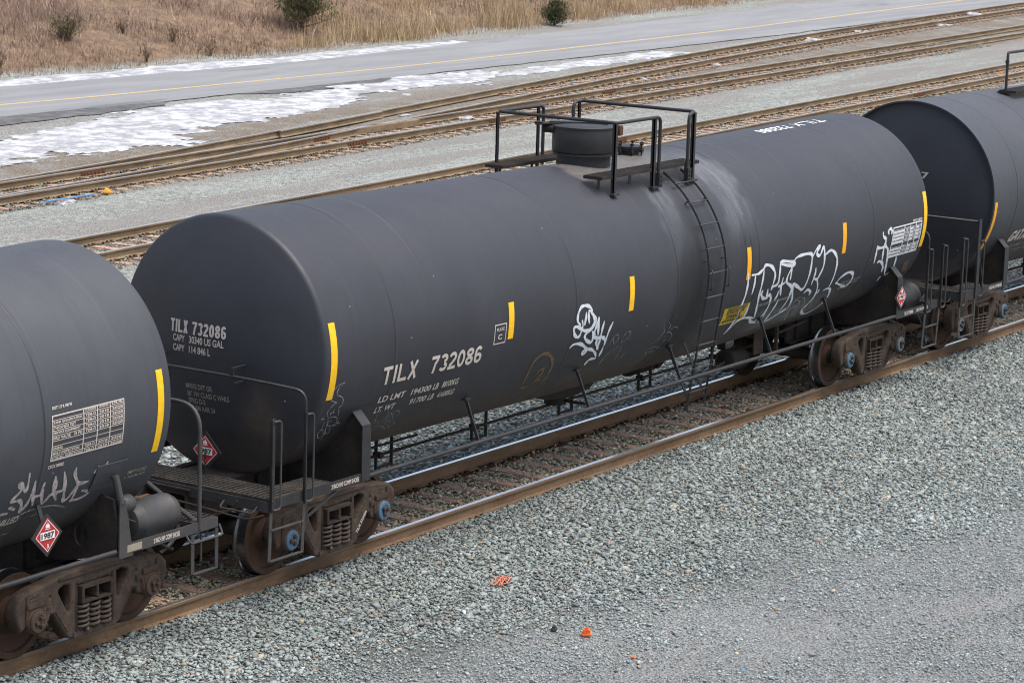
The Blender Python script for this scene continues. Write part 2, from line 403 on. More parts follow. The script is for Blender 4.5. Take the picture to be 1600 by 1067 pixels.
# ------------------------------------------------------------------ ground
def far_edge(x): return float(np.interp(x, [-60, 20, 37.5, 52.8, 72.2, 99.4, 150, 230], [44.5, 41.6, 40.5, 39.95, 41.4, 43.7, 47.5, 52]))
def near_edge(x): return float(np.interp(x, [-60, 20, 31.6, 38, 45.8, 62.5, 78.8, 90, 106, 150, 230], [37.5, 35.4, 34.86, 34.5, 34.4, 34.4, 34.7, 35.4, 36.6, 40.5, 45]))
_gy = [-60, -12, -7.5, -5, -3, -1.25, -.9, -.72, .72, .9, 1.25, 3, 6, 9, 400]
_gv = [-.34, -.31, -.28, -.255, -.215, -.165, -.165, -.222, -.222, -.165, -.165, -.2, -.23, -.225, -.225]
def gz(x, y, rough=True):
    z = float(np.interp(y, _gy, _gv))
    if rough: z += .035*mnoise.noise((x*.35, y*.35, 0))*min(1, max(0, (abs(y)-1.5)/3))*(.25 if y > 28 else 1)
    if y > 30:
        d = y - far_edge(x) - 1.5
        if d > 0: z += .22*d*min(1, .35+d/5) + .35*mnoise.noise((x*.12, y*.16, 3))*min(1, d/5) + .10*mnoise.noise((x*.6, y*.6, 7))*min(1, d/3)
    return z

m = N('yard ground')
px, py, pz = m.xyz()
cell = m.voro(26); cells = m.xyz(cell)
stone = m.ramp(cells[0], [(0, (.145, .162, .148)), (.35, (.215, .238, .220)), (.7, (.278, .298, .272)), (.88, (.36, .35, .31)), (1, (.26, .19, .13))])
fc = m.xyz(m.voro(48)); fine = m.ramp(fc[0], [(0, (.10, .108, .104)), (.35, (.185, .195, .192)), (.7, (.265, .275, .275)), (.92, (.38, .385, .38)), (1, (.30, .24, .17))])
fine = m.mix(m.mr(m.noise(95, 3, .7), .35, .7, 0, .5), fine, (.285, .30, .305))
big = m.noise(.35, 5, .6)
wav = m.noise(1, 4, .6, m.mapping((.12, .9, 1), (0, 0, R(-4))))
# trampled fine surface of the service road in front
fy = m.math('ADD', m.math('ADD', py, m.math('MULTIPLY', px, .20)), m.math('MULTIPLY', m.math('SUBTRACT', big, .5), 2.2))
nearf = m.mr(fy, -3.9, -5.0)
stone = m.mix(m.mr(m.noise(5, 4, .75), .3, .7, 0, .5), stone, (.13, .14, .134))
stone = m.mix(m.mr(m.noise(.55, 4, .7, m.mapping((.35, 1.2, 1), (0, 0, R(-4)))), .38, .66, 0, .5), stone, (.285, .305, .282))
yg = m.xyz(m.voro(11))
stone = m.mix(m.mr(yg[1], .55, .95, 0, .55), stone, (.33, .335, .325)); stone = m.mix(m.mr(yg[2], .62, .9, 0, .6), stone, (.10, .106, .10))
gap = m.math('MULTIPLY', m.mr(m.math('ABSOLUTE', m.math('SUBTRACT', py, .8)), 6.2, 4.0), m.mr(px, 33, 24))  # darker ground under the near stones, painting in the shade of their gaps
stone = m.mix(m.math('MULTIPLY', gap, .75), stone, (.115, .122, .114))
fine = m.mix(m.mr(m.noise(1.1, 5, .7), .40, .72, 0, .35), fine, (.225, .215, .20))
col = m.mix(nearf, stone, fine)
# oily brown ballast between the rails of the near track
oil = m.mr(m.math('ABSOLUTE', py), .95, .7)
col = m.mix(m.math('MULTIPLY', oil, m.mr(big, .3, .6, .55, .9)), col, (.15, .112, .075))
# yard behind: grey gravel with brown dusty lanes along the tracks
yy = m.math('SUBTRACT', py, m.math('MULTIPLY', px, .069))
col = m.mix(m.math('MULTIPLY', m.mr(yy, 5, 9), .45), col, m.mix(1.0, col, (1.7, 1.68, 1.62), 'MULTIPLY'))
lane = m.math('MULTIPLY', m.mr(wav, .43, .58), m.mr(yy, 6, 9))
grit = m.noise(22, 4, .75)
col = m.mix(m.math('MULTIPLY', lane, .85), col, m.ramp(grit, [(.3, (.16, .145, .13)), (.5, (.26, .242, .222)), (.75, (.37, .355, .33))]))
t2 = m.math('MULTIPLY', m.mr(m.math('ABSOLUTE', m.math('SUBTRACT', yy, 15.83)), 1.7, 1.0), .7)
t3 = m.math('MULTIPLY', m.mr(yy, 20.6, 21.4), m.mr(yy, 29.0, 26.0))
brown = m.ramp(m.noise(9, 6, .8), [(.28, (.085, .06, .04)), (.42, (.17, .128, .09)), (.55, (.225, .19, .15)), (.72, (.33, .285, .225))])
col = m.mix(m.math('MULTIPLY', m.math('MAXIMUM', t2, t3), m.mr(m.noise(.9, 4, .65), .32, .6, .25, .95)), col, brown)
# leaf litter on the bank
bank = m.mr(m.math('ADD', pz, m.math('MULTIPLY', m.math('SUBTRACT', m.noise(.8, 4), .5), .25)), -.17, -.05)
litter = m.ramp(m.noise(2.0, 7, .8), [(.28, (.10, .068, .05)), (.45, (.19, .13, .088)), (.6, (.285, .20, .13)), (.78, (.42, .315, .20))])
col = m.mix(bank, col, litter)
m.bump(m.math('ADD', m.math('MULTIPLY', m.voro(26, out='Distance'), -1.0), m.math('MULTIPLY', m.noise(70, 3), .4)), 1.0, .05)
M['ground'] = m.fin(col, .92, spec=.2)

def grid_mesh(name, xs, ys, mat, kind='structure'):
    vs = [(x, y, gz(x, y)) for x in xs for y in ys]; ny = len(ys)
    fs = [(i*ny+j, (i+1)*ny+j, (i+1)*ny+j+1, i*ny+j+1) for i in range(len(xs)-1) for j in range(ny-1)]
    me = bpy.data.meshes.new(name); me.from_pydata(vs, [], fs); me.polygons.foreach_set('use_smooth', [True]*len(fs))
    o = link(name, me, mat); o['kind'] = kind; return o
gx = list(np.arange(-60, 240.1, 1.6))
gyy = list(np.arange(-60, -10, 5)) + list(np.arange(-10, -1.4, .4)) + list(np.arange(-1.4, 1.41, .1)) + list(np.arange(1.6, 10, .5)) + list(np.arange(10, 38, 1.0)) + list(np.arange(38, 74, .6)) + list(np.arange(74, 180, 6))
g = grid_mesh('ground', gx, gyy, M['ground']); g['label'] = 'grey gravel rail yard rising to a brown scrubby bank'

# ------------------------------------------------------------------ road
m = N('worn asphalt')
px, py, pz = m.xyz()
a = m.noise(1, 5, .65, m.mapping((.25, 1.3, 1))); b = m.noise(45, 3, .7)
col = m.mix(m.mr(a, .3, .7), (.205, .207, .212), (.258, .258, .26))
col = m.mix(m.mr(b, .35, .7, 0, .4), col, (.13, .13, .135))
crk = m.mr(m.voro(.35, m.mapping((.6, 1, 1), vec=m.n('ShaderNodeVectorMath').outputs[0] if False else m.obj), 'Distance', 'DISTANCE_TO_EDGE'), .012, .004)
col = m.mix(m.math('MULTIPLY', crk, .0), col, (.08, .08, .085))
col = m.mix(m.mr(m.noise(1, 2, .5, m.mapping((.02, 1.1, 1))), .45, .62, 0, .35), col, (.155, .157, .163))
ptc = m.math('MULTIPLY', m.mr(m.noise(1, 4, .6, m.mapping((.12, .8, 1), (0, 0, .1))), .62, .68), .6)
col = m.mix(ptc, col, (.10, .10, .108))
m.bump(b, .15, .01); M['asphalt'] = m.fin(col, .85, spec=.25)
M['asphalt_dark'] = mat_worn('broken dark asphalt edge', (.085, .085, .088), (.19, .188, .182), .75, .9, 2.5, .2)
M['road_line'] = simple('yellow road paint', (.50, .37, .16), .8, var=.4, scale=6)
def strip(name, fa, fb, z, mat, x0=-60, x1=235, st=1.5, jag=0, label=None):
    vs = []; fs = []; xs = np.arange(x0, x1+.01, st)
    for x in xs:
        ja = jag*mnoise.noise((x*1.3, 1.7, 0)) + jag*.6*mnoise.noise((x*4.1, 9, 0)); jb = jag*.6*mnoise.noise((x*1.1, 5.2, 0))
        vs += [(x, fa(x)+ja, z), (x, fb(x)+jb, z)]
    for i in range(len(xs)-1): fs.append((2*i, 2*i+2, 2*i+3, 2*i+1))
    me = bpy.data.meshes.new(name); me.from_pydata(vs, [], fs); o = link(name, me, mat); o['kind'] = 'structure'
    if label: o['label'] = label
    return o
strip('road', near_edge, far_edge, -.196, M['asphalt'], jag=.12, st=.5, label='grey two lane asphalt road beyond the tracks')
strip('road_marking', lambda x: far_edge(x)*.37+near_edge(x)*.63-.085, lambda x: far_edge(x)*.37+near_edge(x)*.63+.085, -.192, M['road_line'], label='single faded yellow line along the road')
strip('road_shoulder', lambda x: near_edge(x)-float(np.interp(x, [14, 30, 34, 37.5, 39, 41, 43, 49, 53, 60, 76], [1.7, 1.5, 1.2, .6, -.4, -.4, .85, .8, -.4, -.5, -.5])), lambda x: near_edge(x)+.05, -.201, M['asphalt_dark'], 14, 76, .25, jag=.18, label='broken dark asphalt along the near edge of the road')

# ------------------------------------------------------------------ snow
m = N('old snow')
f = m.noise(2.2, 5, .7); f2 = m.noise(14, 4, .7)
col = m.mix(m.mr(f, .40, .62), (.25, .25, .262), (.52, .53, .545)); col = m.mix(m.mr(m.noise(1.1, 6, .8, m.mapping((.5, 1.4, 1))), .50, .66, 0, .85), col, (.225, .215, .205)); col = m.mix(m.mr(f2, .55, .75, 0, .4), col, (.30, .275, .26))
m.bump(m.math('ADD', f, m.math('MULTIPLY', f2, .3)), .3, .04); M['snow'] = m.fin(col, .7, spec=.3)
def inside(poly, x, y):
    c = False; n = len(poly); d = 1e9
    for i in range(n):
        x1, y1 = poly[i]; x2, y2 = poly[(i+1) % n]
        if (y1 > y) != (y2 > y) and x < (x2-x1)*(y-y1)/(y2-y1)+x1: c = not c
        t = max(0, min(1, ((x-x1)*(x2-x1)+(y-y1)*(y2-y1))/((x2-x1)**2+(y2-y1)**2))); d = min(d, math.hypot(x-x1-t*(x2-x1), y-y1-t*(y2-y1)))
    return d if c else -d
def snow(poly, label, amp=.8, hmax=.03, st=.11, lvl=.0, base=None):
    xs = np.arange(min(p[0] for p in poly)-1, max(p[0] for p in poly)+1, st*1.6); ys = np.arange(min(p[1] for p in poly)-1, max(p[1] for p in poly)+1, st)
    H = {}; B = {}
    for i, x in enumerate(xs):
        for j, y in enumerate(ys):
            d = inside(poly, x, y)
            n = mnoise.noise((x*.35, y*.9, 4))*1.0 + mnoise.noise((x*1.2, y*2.4, 1))*.55 + mnoise.noise((x*3.4, y*6, 2))*.42 + mnoise.noise((x*9, y*13, 6))*.25
            B[i, j] = max(0, min(d, 1.1)/1.1 + amp*(mnoise.noise((x*.35, y*.9, 4)) + .3*mnoise.noise((x*.9, y*1.6, 1))) - lvl)
            H[i, j] = min(d, 1.1)/1.1*1.0 + amp*n - lvl
    vs = []; fs = []; idx = {}
    def V(i, j):
        if (i, j) not in idx:
            x, y = xs[i], ys[j]; b = base if base is not None else gz(x, y)
            idx[i, j] = len(vs); vs.append((x, y, b + .004 + .012*min(1, max(0, H[i, j])*5) + min(hmax, B[i, j]*hmax)))
        return idx[i, j]
    for i in range(len(xs)-1):
        for j in range(len(ys)-1):
            if sum(H[q] > 0 for q in ((i, j), (i+1, j), (i, j+1), (i+1, j+1))) >= 3: fs.append((V(i, j), V(i+1, j), V(i+1, j+1), V(i, j+1)))
    me = bpy.data.meshes.new('snow_patch'); me.from_pydata(vs, [], fs); me.polygons.foreach_set('use_smooth', [True]*len(fs))
    o = link('snow_patch', me, M['snow']); tag(o, label, 'snow', 'old snow beside the road', 'stuff'); return o
snow([(18, 27), (24.8, 27.9), (28.8, 27.6), (31, 27.4), (32.3, 28.6), (33.8, 29.2), (38.6, 29.6), (45, 31.4), (52, 31.6), (54.6, 33.7), (50.8, 34.35), (43.6, 33.2), (40.5, 33.6), (38, 33.8), (33, 32.6), (27.8, 31.0), (20, 29.6)],
     'large patch of melting white snow between the road and the tracks', lvl=-.08, amp=.95)
snow([(53.2, 32.5), (58.2, 32.35), (66.5, 33.2), (66.2, 33.7), (59.7, 33.65)], 'thin strip of snow farther along the near road edge', amp=.5, lvl=-.25)
snow([(10, 42.3), (37.5, 40.75), (54, 40.25), (63.5, 41.1), (63.5, 41.45), (55, 41.3), (38.8, 41.8), (10, 43.3)], 'long narrow ribbon of grey snow along the far side of the road', amp=.35, lvl=-.3)

# ------------------------------------------------------------------ tracks
m = N('rusty rail steel'); f = m.noise(2.5, 5, .7, m.mapping((.3, 1, 1))); g2 = m.noise(18, 4, .7)
px, py, pz = m.xyz()
col = m.mix(m.mr(f, .35, .65), (.145, .088, .048), (.22, .142, .082)); col = m.mix(m.mr(g2, .45, .7, 0, .45), col, (.085, .05, .03))
col = m.mix(m.mr(pz, -.045, -.035, 0, .35), col, (.17, .13, .09))
M['rail_side'] = m.fin(col, .8, spec=.25); m.bump(g2, .15, .01)
m = N('tan rail steel'); f = m.noise(2.5, 5, .7, m.mapping((.3, 1, 1))); g2 = m.noise(18, 4, .7)
col = m.mix(m.mr(f, .35, .65), (.145, .105, .062), (.235, .172, .105)); col = m.mix(m.mr(g2, .45, .7, 0, .45), col, (.10, .062, .04))
M['rail_side_tan'] = m.fin(col, .8, spec=.25)
m = N('polished rail head'); f = m.noise(3, 3)
M['rail_top'] = m.fin(m.mix(f, (.66, .67, .70), (.80, .81, .84)), .2, .9)
m = N('weathered tie wood'); oi = m.n('ShaderNodeObjectInfo'); gr = m.noise(4, 5, .7, m.mapping((9, .8, 9)))
col = m.ramp(gr, [(.3, (.23, .14, .095)), (.5, (.40, .265, .19)), (.72, (.50, .37, .28))])
col = m.mix(m.math('MULTIPLY', oi.outputs['Random'], .55), col, (.30, .20, .145))
m.bump(gr, .6, .02); M['tie'] = m.fin(col, .9, spec=.2)
M['plate'] = mat_worn('rusty tie plate', (.045, .027, .019), (.11, .065, .04), .5, .85, 9, .2)
M['joint'] = mat_worn('red rust joint bar', (.13, .055, .032), (.20, .10, .06), .5, .85, 6, .2)
PROF = [(-.076, -.186), (.076, -.186), (.076, -.176), (.03, -.163), (.010, -.150), (.009, -.055), (.014, -.046), (.036, -.040), (.0375, -.010), (.030, -.001), (-.030, -.001), (-.0375, -.010), (-.036, -.040), (-.014, -.046), (-.009, -.055), (-.010, -.150), (-.03, -.163), (-.076, -.176)]
def rail_mesh(path, prof=PROF, top=9):
    vs = []; fs = []; mi = []; n = len(path); k = len(prof)
    for i in range(n):
        a = Vector(path[max(i-1, 0)]); b = Vector(path[min(i+1, n-1)]); d = (b-a).normalized(); nn = Vector((-d.y, d.x))
        vs += [(path[i][0]+nn.x*u, path[i][1]+nn.y*u, z) for u, z in prof]
    for i in range(n-1):
        for j in range(k):
            fs.append((i*k+j, i*k+(j+1) % k, (i+1)*k+(j+1) % k, (i+1)*k+j)); mi.append(1 if j == top else 0)
    fs += [tuple(range(k)), tuple(range((n-1)*k, n*k))]; mi += [0, 0]
    me = bpy.data.meshes.new('rail'); me.from_pydata(vs, [], fs); me.polygons.foreach_set('material_index', mi)
    bm = bmesh.new(); bm.from_mesh(me); bmesh.ops.recalc_face_normals(bm, faces=bm.faces); bm.to_mesh(me); bm.free(); return me
def offset_path(path, d):
    out = []; n = len(path)
    for i in range(n):
        a = Vector(path[max(i-1, 0)]); b = Vector(path[min(i+1, n-1)]); t = (b-a).normalized(); out.append((path[i][0]-t.y*d, path[i][1]+t.x*d))
    return out
tie_me = MB().box(-.115, .115, -1.3, 1.3, -.37, -.188).mesh('tie', .012); tie_me.materials.append(M['tie'])
_pm = MB(); _pm.box(-.09, .09, -.18, .18, -.187, -.176)
for sy in (-1, 1):
    for sx in (-.06, .06): _pm.box(sx-.011, sx+.011, sy*.09-.022, sy*.09+.022, -.19, -.150)
for sx in (-.155, .155):
    for sy in (-1, 1): _pm.box(sx-.017, sx+.017, sy*.045-.042, sy*.045+.042, -.215, -.164)
    _pm.box(sx-.017, sx+.017, -.1, .1, -.225, -.200)
plate_me = _pm.mesh('tie_plate', .003); plate_me.materials.append(M['plate'])
def tie_at(parent, x, y, ang, jit=.012, length=1.0, gauge=(-.7525, .7525)):
    o = bpy.data.objects.new('tie', tie_me); C.objects.link(o); o.parent = parent
    o.location = (x, y, random.uniform(-jit, jit*.3)); o.rotation_euler = (0, 0, ang+random.uniform(-.012, .012)); o.scale = (1, length, 1)
    for s in gauge:
        p = bpy.data.objects.new('tie_plate', plate_me); C.objects.link(p); p.parent = o; p.location = (0, s/length, 0); p.scale = (1, 1/length, 1)
def path_at(path, x):
    X = [p[0] for p in path]; Y = [p[1] for p in path]
    y = float(np.interp(x, X, Y)); s = float(np.interp(x+.5, X, Y)) - float(np.interp(x-.5, X, Y)); return y, math.atan2(s, 1)
def make_track(label, path, ties, offs=(-.7525, .7525), group=None, side='rail_side', extra=None):
    t = thing('railway_track', label, 'track', (0, 0, 0), group)
    for d in offs: link('rail', rail_mesh(offset_path(path, d)), [M[side], M['rail_top']], t)
    for x in ties:
        y, a = path_at(path, x); tie_at(t, x, y, a)
    return t
near_track = make_track('near railway track carrying the black tank cars', [(-60, 0), (220, 0)], np.arange(-9.2, 47, .60))
def lin(y0, x0=20.0): return [(x, y0+.069*(x-x0)) for x in (-60, 230)]
p2 = lin(17.19); second_track = make_track('empty railway track just behind the tank cars', p2, np.arange(14, 73.5, .6), side='rail_side_tan')
p3 = lin(23.62); third_track = make_track('empty straight railway track behind, joined by a turnout', p3, np.arange(17, 76.5, .6), side='rail_side_tan')
p4 = [(14, 23.22), (20, 23.72), (27.6, 24.75), (35.5, 26.08), (41, 27.03), (52, 28.85), (60, 30.1), (70, 31.45), (81, 32.75), (92, 33.75), (102, 34.6), (150, 38.2), (230, 44.2)]
# smooth the branch curve
_x = np.arange(14, 230.1, 2.0); _y = np.interp(_x, [p[0] for p in p4], [p[1] for p in p4])
for _ in range(6): _y[1:-1] = (_y[:-2]+2*_y[1:-1]+_y[2:])/4
p4 = [(float(a), float(b)) for a, b in zip(_x, _y)]
fourth_track = make_track('railway track branching off towards the road', p4, np.arange(48, 107.5, .6), side='rail_side_tan')
for k, (pp, x, d, t) in enumerate([(p3, 24.2, .7525, third_track), (p3, 33.6, -.7525, third_track), (p4, 34.8, .7525, fourth_track), (p4, 33.6, -.7525, fourth_track), (p3, 41.0, -.7525, third_track), (p3, 50.6, .7525, third_track), (p2, 39.5, .7525, second_track), (p2, 58.0, -.7525, second_track)]):
    y, a = path_at(pp, x); y += d
    jb = MB()
    for s in (-1, 1):
        jb.box(-.46, .46, s*.016-.008*(s < 0), s*.016+.008*(s > 0)+s*.012, -.15, -.05)
        for q in (-.36, -.21, -.07, .07, .21, .36): jb.box(q-.018, q+.018, s*.036-.012, s*.036+.012, -.115, -.085)
    o = jb.build('joint_bar', M['joint'], t, .003); o.location = (x, y, 0); o.rotation_euler = (0, 0, a)
# frog of the turnout: a cast block where the branch rail crosses the straight rail
xf = 44.0
ya, an = path_at(p4, xf); yb, bn = path_at(p3, xf)
for xf in np.arange(36, 56, .1):
    if path_at(p4, xf)[0]-.7525 > path_at(p3, xf)[0]+.7525: break
yf = path_at(p3, xf)[0]+.7525
fr = MB(); fr.prism([(-2.4, -.10), (2.2, -.20), (2.2, .30), (-2.4, .02)], -.186, -.012, 'xy')
o = fr.build('frog', [M['rail_side_tan']], third_track, .01); o.location = (float(xf), yf, 0); o.rotation_euler = (0, 0, math.atan(.069))
for (pp, d, t) in ((p3, -.7525+.10, third_track), (p4, .7525-.10, fourth_track)):
    pth = [(x, path_at(pp, x)[0]+d) for x in np.arange(xf-3, xf+3.1, 1)]
    link('guard_rail', rail_mesh(pth), [M['rail_side_tan'], M['rail_top']], t)

# ------------------------------------------------------------------ loose stone
def stones(name, P, size, cols, label, flat=.48, matname='ballast stone'):
    n = len(P); base = np.array([(x, y, z) for x in (-1, 1) for y in (-1, 1) for z in (-1, 1)], float)
    v = base[None]*rng.uniform(.22, 1.25, (n, 8, 3)); v[:, :, 1] *= rng.uniform(.45, .95, (n, 1)); v[:, :, 2] *= rng.uniform(flat*.7, flat*1.2, (n, 1))
    v *= (size*.5)[:, None, None]
    e = rng.uniform(-1, 1, (n, 3))*np.array([.38, .38, math.pi]); cx, sx, cy, sy, cz, sz = np.cos(e[:, 0]), np.sin(e[:, 0]), np.cos(e[:, 1]), np.sin(e[:, 1]), np.cos(e[:, 2]), np.sin(e[:, 2])
    Rm = np.empty((n, 3, 3))
    Rm[:, 0] = np.stack([cz*cy, cz*sy*sx-sz*cx, cz*sy*cx+sz*sx], 1); Rm[:, 1] = np.stack([sz*cy, sz*sy*sx+cz*cx, sz*sy*cx-cz*sx], 1); Rm[:, 2] = np.stack([-sy, cy*sx, cy*cx], 1)
    v = np.einsum('nij,nkj->nki', Rm, v) + P[:, None, :]
    q = np.array([(0, 1, 3, 2), (4, 6, 7, 5), (0, 4, 5, 1), (2, 3, 7, 6), (0, 2, 6, 4), (1, 5, 7, 3)])
    f = (q[None] + (np.arange(n)*8)[:, None, None]).reshape(-1)
    me = bpy.data.meshes.new(name); me.vertices.add(n*8); me.vertices.foreach_set('co', v.reshape(-1))
    me.loops.add(len(f)); me.loops.foreach_set('vertex_index', f); me.polygons.add(n*6); me.polygons.foreach_set('loop_start', np.arange(n*6)*4)
    ca = me.attributes.new('stone_colour', 'FLOAT_COLOR', 'POINT'); c4 = np.ones((n, 8, 4)); c4[:, :, :3] = cols[:, None, :]; ca.data.foreach_set('color', c4.reshape(-1))
    me.update(calc_edges=True)
    if matname not in M:
        mm = N(matname); at = mm.n('ShaderNodeAttribute', attribute_name='stone_colour')
        M[matname] = mm.fin(mm.mix(mm.mr(mm.noise(45, 3, .7), .4, .75, 0, .35), at.outputs['Color'], (.30, .30, .285)), .88, spec=.25)
    o = link(name, me, M[matname]); return tag(o, label, 'gravel', None, 'stuff')
PAL = np.array([(.205, .232, .212), (.155, .178, .162), (.262, .288, .267), (.110, .125, .114), (.235, .260, .250), (.37, .38, .355), (.33, .26, .17), (.24, .19, .14), (.18, .20, .175)])
def pick(n, w): return PAL[rng.choice(len(PAL), n, p=np.array(w)/sum(w))]*np.array([.985, .995, 1.015])*rng.uniform(.92, 1.28, (n, 1))
def gzv(X, Y): return np.array([gz(a, b) for a, b in zip(X, Y)])
# front shoulder: wedge of ground between the near rail and the service road
n0 = 600000
X = rng.uniform(-10, 36, n0); Y = rng.uniform(-12.5, -.84, n0)
keep = (X*.777 + Y + 1.3 + 8.4*.777 > 0) & (Y > (X-.85-3.5)*.353 - 10.3 - rng.uniform(0, 1.6, n0)) & (rng.uniform(0, 1, n0) < np.clip((36-X)/10, 0, 1))
X, Y = X[keep], Y[keep]
s_ = Y + .20*X + np.array([1.1*mnoise.noise((a*.3, b*.3, 5)) + .5*mnoise.noise((a*1.1, b*1.1, 8)) for a, b in zip(X, Y)])
fineness = np.clip((-3.1 - s_)/1.6, 0, 1)             # 0 coarse ballast, 1 fine trampled gravel
lane_ = np.array([mnoise.noise((a*.16 + 3, (b+.36*a)*.75, 21)) + .35*mnoise.noise((a*.9, b*1.4, 22)) for a, b in zip(X, Y)])
worn = np.clip((lane_+.02)/.3, 0, 1)*np.clip((-3.0 - Y - .25*X)/1.2, 0, 1)      # trodden lanes where the fines show between fewer stones
keep = rng.uniform(0, 1, len(X)) < 1 - .75*worn
X, Y, fineness = X[keep], Y[keep], fineness[keep]; n = len(X)
size = rng.lognormal(0, .38, n)*(.036*(1-fineness) + .019*fineness); size = np.clip(size, .012, .11)
cols = pick(n, [30, 18, 18, 4, 18, 2.2, 1.8, 2.5, 18]); band = np.array([mnoise.noise((a*.22, (b+.2*a)*.5, 11)) + .5*mnoise.noise((a*.7, b*1.3, 12)) for a, b in zip(X, Y)])
cols = cols*(1 + .20*band[:, None]) + np.clip((-2.6 - Y - .2*X)/2.5, 0, 1)[:, None]*np.array([.055, .062, .074])
P = np.stack([X, Y, gzv(X, Y) + size*.12 + rng.uniform(-.006, .016, n)], 1)
stones('ballast_stones', P, size, cols, 'coarse grey green crushed stone spread along the front of the near track')
# between the rails: smaller, brown with dust
n = 34000; X = rng.uniform(-9.5, 40, n); Y = rng.uniform(-.66, .66, n)
on_tie = np.abs(((X+9.2+.30) % .60) - .30) < .125
keep = ~on_tie | (rng.uniform(0, 1, n) < .24); X, Y, on_tie = X[keep], Y[keep], on_tie[keep]; n = len(X)
size = np.clip(rng.lognormal(0, .3, n)*.040, .015, .07)
cols = pick(n, [20, 18, 10, 10, 8, 4, 5, 8, 12])*np.array([1.75, 1.45, 1.12])
stones('ballast_stones', np.stack([X, Y, np.where(on_tie, -.185, -.212) + rng.uniform(-.004, .018, n)], 1), size, cols, 'brown dusty stone packed between the rails of the near track')
# behind the near track
n = 90000; X = rng.uniform(-8, 46, n); Y = .84 + rng.beta(1.1, 1.9, n)*12
keep = (X > -6 + (Y-.8)*.25) & (X < 32 + Y*1.2); X, Y = X[keep], Y[keep]; n = len(X)
size = np.clip(rng.lognormal(0, .3, n)*.056, .02, .12)
cols = pick(n, [28, 16, 22, 7, 14, 7, 2, 2, 10])*1.2
stones('ballast_stones', np.stack([X, Y, gzv(X, Y) + size*.12 + rng.uniform(-.006, .018, n)], 1), size, cols, 'pale grey crushed stone on the far side of the tank cars')
# stone among the ties of the yard tracks behind
XS, YS = [], []
for pth, x0, x1, k in ((p2, 10, 75, 16000), (p3, 15, 80, 16000), (p4, 48, 110, 12000)):
    X = rng.uniform(x0, x1, k); off = rng.uniform(-1.45, 1.45, k); Y = np.interp(X, [q[0] for q in pth], [q[1] for q in pth]) + off; XS.append(X); YS.append(Y)
X = np.concatenate(XS); Y = np.concatenate(YS); n = len(X); size = np.clip(rng.lognormal(0, .3, n)*.055, .02, .10)
cols = pick(n, [14, 14, 10, 10, 8, 5, 4, 14, 8])*np.array([1.0, .9, .78])
stones('ballast_stones', np.stack([X, Y, -.205 + rng.uniform(-.01, .02, n)], 1), size, cols, 'brown and grey stone among the ties of the empty yard tracks')

# ------------------------------------------------------------------ dry grass and scrub on the bank
def blades(name, label, P, h, w, cols, lean=.35, mat='dry grass'):
    n = len(P); a = rng.uniform(0, 2*math.pi, n); l = rng.uniform(0, lean, n)*h; b = rng.uniform(0, 2*math.pi, n)
    tip = P + np.stack([np.cos(b)*l, np.sin(b)*l, h], 1); mid = P*.45 + tip*.55; mid[:, 2] += .06*h
    wv = np.stack([np.cos(a), np.sin(a), 0*a], 1)*w[:, None]*.5
    v = np.stack([P-wv, P+wv, mid+wv*.75, mid-wv*.75, tip], 1)
    f4 = np.array([0, 1, 2, 3]); f3 = np.array([3, 2, 4]); k = (np.arange(n)*5)
    loops = np.concatenate([f4[None]+k[:, None], f3[None]+k[:, None]], 1).reshape(-1)
    st = np.stack([np.arange(n)*7, np.arange(n)*7+4], 1).reshape(-1)
    me = bpy.data.meshes.new(name); me.vertices.add(n*5); me.vertices.foreach_set('co', v.reshape(-1)); me.loops.add(len(loops)); me.loops.foreach_set('vertex_index', loops)
    me.polygons.add(n*2); me.polygons.foreach_set('loop_start', st)
    ca = me.attributes.new('blade_colour', 'FLOAT_COLOR', 'POINT'); c4 = np.ones((n, 5, 4)); c4[:, :, :3] = cols[:, None, :]; ca.data.foreach_set('color', c4.reshape(-1)); me.update(calc_edges=True)
    if mat not in M:
        mm = N(mat); at = mm.n('ShaderNodeAttribute', attribute_name='blade_colour'); M[mat] = mm.fin(at.outputs['Color'], .85, spec=.15)
    return link(name, me, M[mat])
n = 230000; X = rng.uniform(32, 104, n); D = rng.beta(1, 1.25, n)*27 + 1.8
Y = np.array([far_edge(x) for x in X]) + D
keep = (Y < 66 - (X-60)*.64 + 8) & (Y < 44 + (X-36)*1.0 + 5); X, Y, D = X[keep], Y[keep], D[keep]; n = len(X)
clump = np.array([mnoise.noise((a*.28, b*.28, 1)) + .6*mnoise.noise((a*.9, b*.9, 2)) for a, b in zip(X, Y)])
tall = np.array([mnoise.noise((a*.14+5, b*.2, 9)) for a, b in zip(X, Y)])
keep = rng.uniform(0, 1, n) < np.clip(.55 + clump*.9, .08, 1)*np.clip(.25 + D/4, .25, 1); X, Y, D, clump, tall = (q[keep] for q in (X, Y, D, clump, tall)); n = len(X)
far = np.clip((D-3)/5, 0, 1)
h = rng.uniform(.06, .26, n) + far*rng.uniform(0, .42, n)*np.clip(.6+clump, .2, 1.3) + .10*np.clip(tall, 0, 1)
w = rng.uniform(.012, .030, n)
BR = np.array([(.175, .115, .082), (.135, .088, .064), (.235, .165, .105), (.31, .225, .135), (.195, .135, .110), (.085, .058, .043), (.27, .215, .165)])
pr = rng.choice(7, n, p=[.24, .2, .16, .09, .16, .09, .06]); tan = (rng.uniform(0, 1, n) < np.clip((X-52)/22, 0, .6)*np.clip(.5+tall, .15, 1)); pr[tan] = rng.choice([2, 3, 3, 6], tan.sum())
cols = BR[pr]*rng.uniform(.75, 1.25, (n, 1))*(1 + .42*np.array([mnoise.noise((a*.22, b*.4, 31)) + .5*mnoise.noise((a*.8, b*1.2, 33)) for a, b in zip(X, Y)]))[:, None]
